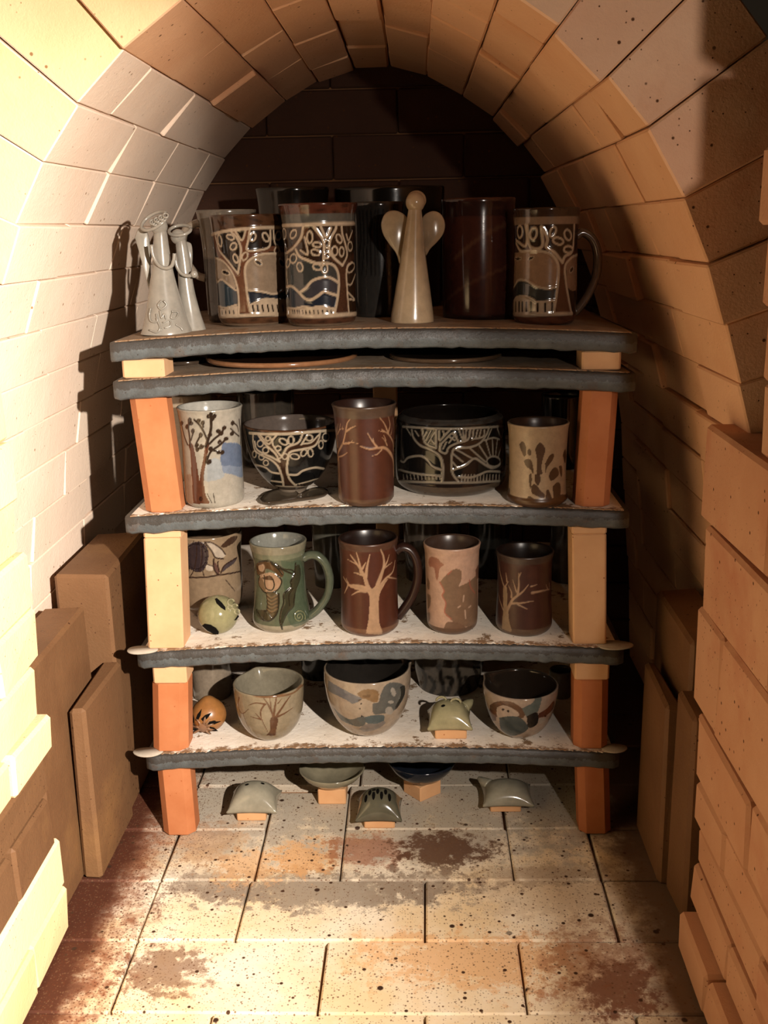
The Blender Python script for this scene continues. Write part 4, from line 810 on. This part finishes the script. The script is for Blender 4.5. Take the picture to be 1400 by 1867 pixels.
def decal(name,t,o,ctr,R,pts,mt,lift=.0006,sub=5):
    # a patch hugging the ball where the photo shows it (pts in photo pixels)
    P=np.array(pts,float); c=P.mean(0); rings=[]
    for s_ in (1.,.6,.2):
        Q=c+(P-c)*s_; d=rays(Q); oc=CAM-ctr; A=(d*d).sum(1); B=d@oc; Cc=oc@oc-(R+lift)**2; D=np.maximum(B*B-A*Cc,0); tt=(-B-np.sqrt(D))/A; rings.append(CAM+d*tt[:,None])
    V=np.vstack(rings); n=len(P); Fs=[(i*n+q,i*n+(q+1)%n,(i+1)*n+(q+1)%n,(i+1)*n+q) for i in range(2) for q in range(n)]+[tuple(range(2*n,3*n))]
    k=mesh_obj(name,V-o,Fs,M[mt],t,True); return k
M['terra']=solid('onion_glaze',(180,118,60),.25); M['grn']=solid('celadon_glaze',(176,168,130),.12); M['grey']=solid('grey_celadon',(172,166,146),.15); M['wht']=solid('white_glaze',(212,200,178),.22); M['angel']=solid('cream_angel_glaze',(196,170,136),.2); M['figgrey']=solid('grey_white_glaze',(166,160,148),.22); M['dkgr']=solid('dark_celadon',(104,100,82),.14); M['blue']=solid('navy_glaze',(30,36,46),.12); M['petal']=solid('petal_clay',(150,112,82),.35); M['bowlg']=solid('grey_bowl_glaze',(150,142,118),.14)
t,o,ctr,R=blob('hollow_ball','pale green hollow ball ornament with oval holes before turtle jar','ornament',398,1126,38,'D',(176,170,126),lambda d:1-.03*d[2]**2,bottom=1163)
decal('oval_hole',t,o,ctr,R,[(368,1141),(373,1137),(384,1139),(394,1145),(399,1152),(398,1157),(390,1156),(378,1150)],'hole')
decal('oval_hole',t,o,ctr,R,[(392,1092),(395,1090),(404,1098),(411,1107),(411,1113),(403,1108),(395,1100)],'hole')
decal('oval_hole',t,o,ctr,R,[(427,1131),(434,1121),(436,1124),(430,1131)],'hole')
for (cx,cy,r) in ((421,1098,6),(428,1106,5),(419,1107,4),(432,1115,4.5)):
    pts=[(cx+r*math.cos(a),cy+r*math.sin(a)) for a in np.linspace(0,2*math.pi,14)]
    d=rays(pts); oc=CAM-ctr; A=(d*d).sum(1); B=d@oc; D=np.maximum(B*B-A*(oc@oc-R*R),0); q=CAM+d*((-B-np.sqrt(D))/A)[:,None]
    v,fs=tube(q,.0014,6); mesh_obj('curl',v-o,fs,M['grn'],t,True)
t,o,ctr,R=blob('onion_ornament','orange onion shaped ornament with cut star petals beside orange post','ornament',381,1308,34,'E',(190,130,72),lambda d:1+.16*(max(0,d[2]-.8)/.2)**2-.05*max(0,-d[2]),'satin',bottom=1342)
cx,cy=370,1327
for (sx,sy,ex,ey,w2) in ((358,1314,368,1292,3.2),(368,1313,386,1299,3.8),(379,1319,404,1315,3.6),(382,1327,398,1333,3.2),(352,1318,352,1302,2.4),(376,1334,386,1339,2.2),(358,1330,349,1330,2)):
    d_=np.array([ex-sx,ey-sy],float); n_=np.array([-d_[1],d_[0]])/np.linalg.norm(d_)*w2; A_=np.array([sx,sy],float)
    decal('cut_slot',t,o,ctr,R,[tuple(A_+n_*.7),tuple(A_+d_*.45+n_),tuple(A_+d_),tuple(A_+d_*.45-n_),tuple(A_-n_*.7)],'hole')
for an in (-125,-78,-50,-22,8,40,150,190):
    an=math.radians(an); L=[(cx+r*math.cos(an),cy+r*math.sin(an)) for r in (7,12,17,21)]
    d=rays(L); oc=CAM-ctr; A=(d*d).sum(1); B=d@oc; D=np.maximum(B*B-A*(oc@oc-R*R),0); q=CAM+d*((-B-np.sqrt(D))/A)[:,None]
    v,fs=tube(q,.0016,6,1.,[1.2,1.1,.9,.4]); mesh_obj('petal',v-o,fs,M['petal'],t,True)
decal('star_button',t,o,ctr,R,[(cx+9*math.cos(a),cy+8*math.sin(a)) for a in np.linspace(0,2*math.pi,14)[:-1]],'petal',.0012)
# ------------------------------------------------------------------ clay pillow ornaments on stilts
def stilt(label,xl,xr,yt,yb,k,depth=.03,rot=0,mt='stilt'):
    z0=stop(k,onY((xl+xr)/2,yb,1.34)[0])+.0016 if k!='F' else 0.; P=onZ((xl+xr)/2,yb,z0); Y=P[1]; a=onY(xl,yb,Y)[0]; b_=onY(xr,yb,Y)[0]; zt=onY((xl+xr)/2,yt,Y)[2]
    c=box_c(a,b_,Y,Y+depth,z0,zt)
    if rot:
        m_=np.array([(a+b_)/2,Y+depth/2,0]); cr,sr=math.cos(rot),math.sin(rot); q=c-m_; c=np.stack([q[:,0]*cr-q[:,1]*sr,q[:,0]*sr+q[:,1]*cr,q[:,2]],1)+m_
    tag(block('stilt_block',c,M[mt],None,.0015,.0),label,'block','small buff blocks propping ware'); return (a+b_)/2,Y,zt
def whistle(label,xl,xr,ytop,ybot,st,mt,holes=(),tail=None,boxy=2.4):
    X,Y,zt=st; Yf=Y-.010; a=onY(xl,ybot,Yf)[0]; b_=onY(xr,ybot,Yf)[0]; hx=(b_-a)/2; cx=(a+b_)/2; hy=.030; cy=Yf+hy
    h=onY((xl+xr)/2,ytop,cy-.004)[2]-zt; h=max(h*.88,.02)
    t=thing('pillow_ornament',label,'ornament',(cx,cy,zt),'pillow shaped clay ornaments'); n=26; V=[];Fs=[]
    g=np.linspace(-1,1,n)
    def pt(u,v):
        e=(1-abs(u)**boxy)*(1-abs(v)**boxy); zz=h*max(e,0)**.74; pin=1-.10*(1-abs(u)**2)*(abs(v)**6)-.0
        return np.array([u*hx*(1-.08*(1-v*v)*abs(u)**4),v*hy*pin,.0035+zz])
    for v in g:
        for u in g: V.append(pt(u,v))
    for j in range(n-1):
        for i in range(n-1): Fs.append((j*n+i,j*n+i+1,(j+1)*n+i+1,(j+1)*n+i))
    bnd=[i for i in range(n)]+[j*n+n-1 for j in range(1,n)]+[(n-1)*n+i for i in range(n-2,-1,-1)]+[j*n for j in range(n-2,0,-1)]
    m0=len(V); V+= [V[i]*np.array([.97,.97,0]) for i in bnd]; L=len(bnd)
    for i in range(L): Fs.append((bnd[(i+1)%L],bnd[i],m0+i,m0+(i+1)%L))
    Fs.append(tuple(range(m0+L-1,m0-1,-1))); mesh_obj('body',V,Fs,M[mt],t,True)
    for (u,v) in holes:
        c=pt(u,v); e=.01; nx=np.cross(pt(u+e,v)-c,pt(u,v+e)-c); nx/=np.linalg.norm(nx); ax=np.cross(nx,[0,1.,0]); ax/=np.linalg.norm(ax); ay=np.cross(nx,ax); r=.0030
        W=[c+nx*.0005+ax*math.cos(q)*r+ay*math.sin(q)*r*.8 for q in np.linspace(0,2*math.pi,13)[:-1]]; mesh_obj('hole',W,[tuple(range(12))],M['hole'],t)
    if tail:
        u,ang=tail; P=[np.array([u*hx*.7,hy*.6,h*.45]),np.array([u*hx*.95,hy*.85,h*.55]),np.array([u*hx*1.12,hy*1.05,h*.62])]; v,fs=tube(spl(np.array(P),5),.0062,8,1.2,[1.4,1.,.4]); mesh_obj('tail',v,fs,M[mt],t,True)
    return t,pt,hx,hy
st=stilt('buff block under the green pillow ornament on the lowest shelf',793,851,1327,1348,'E'); w1=whistle('pale green pillow ornament with one dark hole on the lowest shelf',779,862,1280,1327,st,'grn',[(-.28,-.35)],(.95,0))
for (u,v) in ((.28,-.05),(-.35,.25)):
    t,pt,hx,hy=w1; c=pt(u,v); P=[c+np.array([.007*math.cos(q),0.,.006*math.sin(q)-.001]) for q in np.linspace(0,math.pi,9)]; v_,fs=tube(np.array(P),.0018,6); mesh_obj('eye_ridge',v_,fs,M['grn'],t,True)
st=stilt('buff block under the grey pillow ornament with two holes, floor left',432,485,1478,1497,'F'); whistle('grey green pillow ornament with two small holes, floor left',412,505,1430,1478,st,'grey',[(-.25,-.1),(.35,.05)])
st=stilt('buff block under the leaf patterned pillow ornament, floor centre',664,720,1493,1511,'F'); w3=whistle('dark grey pillow ornament with black leaf marks, floor centre',647,733,1442,1493,st,'dkgr',[(-.2,0)])
t,pt,hx,hy=w3
for k in range(7):
    u=-.55+.17*k; v0=-.35+.25*(k%2); W=[]
    for q in np.linspace(0,2*math.pi,9)[:-1]:
        c=pt(u+.07*math.cos(q),v0+.22*math.sin(q)); W.append(c+np.array([0,-.0004,.0006]))
    mesh_obj('leaf_mark',W,[tuple(range(8))],M['hole'],t)
st=stilt('buff block under the pale pillow ornament, floor right',894,950,1466,1481,'F'); whistle('pale shiny pillow ornament, rightmost on the kiln floor',880,975,1428,1467,st,'grey',(),(-.95,0))
# bowls raised on blocks
def floor_bowl(label,cx,rpx,ylip,st,mt,flare=1.):
    X,Y,zt=st; Yc=Y+.02; P=onY(cx,ylip,Yc); R=rpx*Yc/F; h=P[2]-zt
    for _ in range(3): h=onY(cx,ylip,Yc-R)[2]-zt
    h=max(h,.02); pr=[(.002,0),(.36,0),(.42,.06),(.62,.22),(.86,.6),(1,1),(.985,1.05),(.955,1.04),(.8,.62),(.55,.28),(.3,.15),(.002,.13)]; V=[];Fs=[];n=56
    for r,zz in pr:
        for q in range(n): a=2*math.pi*q/n; V.append((X+max(r*R,.001)*math.sin(a),Yc-max(r*R,.001)*math.cos(a),zt+zz*h))
    for i in range(len(pr)-1):
        for q in range(n): Fs.append((i*n+q,i*n+(q+1)%n,(i+1)*n+(q+1)%n,(i+1)*n+q))
    Fs+=[tuple(range(n-1,-1,-1)),tuple(range((len(pr)-1)*n,len(pr)*n))]
    tag(mesh_obj('raised_bowl',V,Fs,M[mt],None,True,at=(X,Yc,zt)),label,'bowl')
st=stilt('buff block under the grey bowl on the kiln floor',580,631,1440,1467,'F',.045); floor_bowl('grey green bowl raised on a buff block, under lowest shelf',600,67,1430,st,'bowlg')
st=stilt('buff block set corner first under the dark blue bowl',745,795,1432,1458,'F',.04,math.radians(40)); floor_bowl('dark blue bowl raised on a block, under lowest shelf',770,70,1414,st,'blue')
# ------------------------------------------------------------------ angels on the top shelf
def lathe_px(prof,Yc,n=36):
    # prof: (y,xl,xr) silhouette rows; axis follows the row centres so the figure may lean
    V=[];Fs=[]; rows=[]
    for (y,xl,xr) in prof:
        a,b_=onY(xl,y,Yc),onY(xr,y,Yc); rows.append((*((a+b_)/2)[[0,2]],(b_[0]-a[0])/2))
    q=spl(np.array(rows),6)
    for x,zz,r in q:
        for i in range(n): a=2*math.pi*i/n; V.append((x+r*math.sin(a),Yc-r*math.cos(a),zz))
    m_=len(q)
    for i in range(m_-1):
        for k in range(n): Fs.append((i*n+k,(i+1)*n+k,(i+1)*n+(k+1)%n,i*n+(k+1)%n))
    Fs+=[tuple(range(n)),tuple(range(m_*n-1,(m_-1)*n-1,-1))]
    return np.array(V),Fs
def ball(c,r,nu=20,nv=14,sq=(1,1,1)):
    V=[];Fs=[]
    for j in range(nv+1):
        th=math.pi*j/nv
        for i in range(nu): a=2*math.pi*i/nu; V.append(np.array(c)+np.array([math.sin(th)*math.cos(a)*sq[0],math.sin(th)*math.sin(a)*sq[1],math.cos(th)*sq[2]])*r)
    for j in range(nv):
        for i in range(nu): Fs.append((j*nu+i,(j+1)*nu+i,(j+1)*nu+(i+1)%nu,j*nu+(i+1)%nu))
    return np.array(V),Fs
def slabpoly(pts,Y,th,closed=True):
    P=spl(np.array([onY(x,y,Y) for x,y in pts+pts[:1]]),5)[:-1]; c=P.mean(0); n=len(P); V=[]
    for s_,dy in ((.93,-th/2),(1.,-th*.25),(1.,th*.25),(.93,th/2)):
        for q in P: V.append((c[0]+(q[0]-c[0])*s_,Y+dy,c[2]+(q[2]-c[2])*s_))
    Fs=[tuple(range(n)),tuple(range(4*n-1,3*n-1,-1))]+[(i*n+q,(i+1)*n+q,(i+1)*n+(q+1)%n,i*n+(q+1)%n) for i in range(3) for q in range(n)]
    return np.array(V),Fs
YA=1.365; zA=lambda x:stop('A',x)+.0016
def base_fix(V,z): V=V.copy(); k=V[:,2]<z+.002; V[k,2]=z; return V
x0=onY(752,590,YA)[0]; o=np.array([x0,YA,zA(x0)]); t=thing('angel_figure','single cream angel with round wings in the middle of top shelf','figurine',o)
v,fs=lathe_px([(376,746,768),(392,744,769),(430,738,772),(480,730,777),(540,720,785),(580,713,790),(594,712,791)],YA); v[:,2]+=o[2]-v[:,2].min(); mesh_obj('gown',v-o,fs,M['angel'],t,True)
v,fs=ball(onY(757,369,YA),17*YA/F,sq=(1,1,1.05)); hd_=mesh_obj('head',v-o,fs,M['angel'],t,True)
v,fs=ball(onY(759,365,YA+.006),17.5*YA/F,sq=(1,.8,.95)); mesh_obj('hair',v-o,fs,M['angel'],hd_,True)
for pts in ([(748,412),(740,394),(722,384),(704,388),(695,406),(698,426),(710,446),(722,462),(729,482),(738,470)],[(766,412),(772,394),(788,385),(803,390),(811,407),(808,426),(796,442),(784,454),(776,466),(770,450)]):
    v,fs=slabpoly(pts,YA+.016,.006); mesh_obj('wing',v-o,fs,M['angel'],t,True)
Yg=1.345; x0=onY(312,605,Yg)[0]; o=np.array([x0,Yg,zA(x0)]); t=thing('angel_pair','grey white pair of embracing angels with halo, left end of top shelf','figurine',o)
v,fs=lathe_px([(420,284,302),(432,281,305),(460,280,309),(490,279,314),(520,274,321),(555,270,331),(590,264,342),(607,260,349),(613,258,350)],Yg); v[:,2]+=o[2]-v[:,2].min(); mesh_obj('gown',v-o,fs,M['figgrey'],t,True)
Y2=Yg+.022; v,fs=lathe_px([(440,320,338),(455,321,342),(490,324,348),(530,326,354),(570,328,364),(600,326,374),(608,324,377)],Y2); v[:,2]+=o[2]-v[:,2].min(); mesh_obj('gown',v-o,fs,M['figgrey'],t,True)
v,fs=ball(onY(290,412,Yg),15*Yg/F,sq=(1.0,1,1.15)); h1_=mesh_obj('head',v-o,fs,M['figgrey'],t,True)
v,fs=ball(onY(325,432,Y2),13*Y2/F,sq=(1.05,1,1.05)); h2_=mesh_obj('head',v-o,fs,M['figgrey'],t,True)
def ring_px(cx,cy,rx,ry,Y,tilt,dy=.012):
    out=[]
    for a in np.linspace(0,2*math.pi,30):
        x=rx*math.cos(a); y=ry*math.sin(a); out.append(onY(cx+x*math.cos(tilt)-y*math.sin(tilt),cy+x*math.sin(tilt)+y*math.cos(tilt),Y-dy*math.sin(a)))
    return np.array(out)
for (cx,cy,rx,ry,Y,tl,hh) in ((281,403,26,12,Yg,-.55,h1_),(328,420,20,9,Y2,-.15,h2_)):
    v,fs=tube(ring_px(cx,cy,rx,ry,Y,tl),.0022,7); mesh_obj('halo',v-o,fs,M['figgrey'],hh,True)
for i in range(7):
    a=i*.5; q=ring_px(278+4*i,405-2*i+(i%2)*4,4.5,4,Yg-.010,0,.002); v,fs=tube(q,.0013,6); mesh_obj('curl',v-o,fs,M['figgrey'],h1_,True)
v,fs=slabpoly([(246,432),(252,418),(262,414),(270,428),(274,455),(274,490),(273,524),(268,512),(258,474)],Yg+.012,.005); mesh_obj('wing',v-o,fs,M['figgrey'],t,True)
v,fs=slabpoly([(340,440),(349,446),(351,470),(348,500),(342,480)],Y2+.014,.005); mesh_obj('wing',v-o,fs,M['figgrey'],t,True)
for P,Y in (([(276,446),(279,465),(288,482),(301,489),(312,486),(317,474),(318,462)],Yg-.015),([(318,462),(322,484),(330,498),(342,503),(353,501)],Y2-.015)):
    v,fs=tube(spl(np.array([onY(x,y,Y) for x,y in P]),5),.0024,8); mesh_obj('arm',v-o,fs,M['figgrey'],t,True)
v,fs=ball(onY(354,500,Y2-.015),.0048); mesh_obj('hand',v-o,fs,M['figgrey'],t,True)
def relief(P):
    out=[]
    gx=onY(304,590,Yg)[0]
    for x,y in P:
        a=onY(x,y,Yg); r=np.interp(y,[555,590,607],[.0235,.029,.033]); dx=a[0]-gx; out.append((a[0],Yg-math.sqrt(max(r*r-dx*dx,1e-6)),onY(x,y,Yg-r)[2]))
    return np.array(out)
for P in ([(282,562),(280,575),(284,586),(296,586),(294,572)],[(302,548),(296,556),(302,564),(311,556),(306,548)],[(300,566),(304,580),(308,572),(312,582)],[(320,568),(330,570),(328,580),(320,580),(322,570)],[(306,588),(318,584),(320,594),(310,598)],[(294,580),(302,596),(300,604)],[(282,602),(296,606),(306,600)],[(328,592),(336,598),(340,604)]):
    v,fs=tube(spl(relief(P),5),.0011,6); mesh_obj('scroll_relief',v-o,fs,M['figgrey'],t,True)
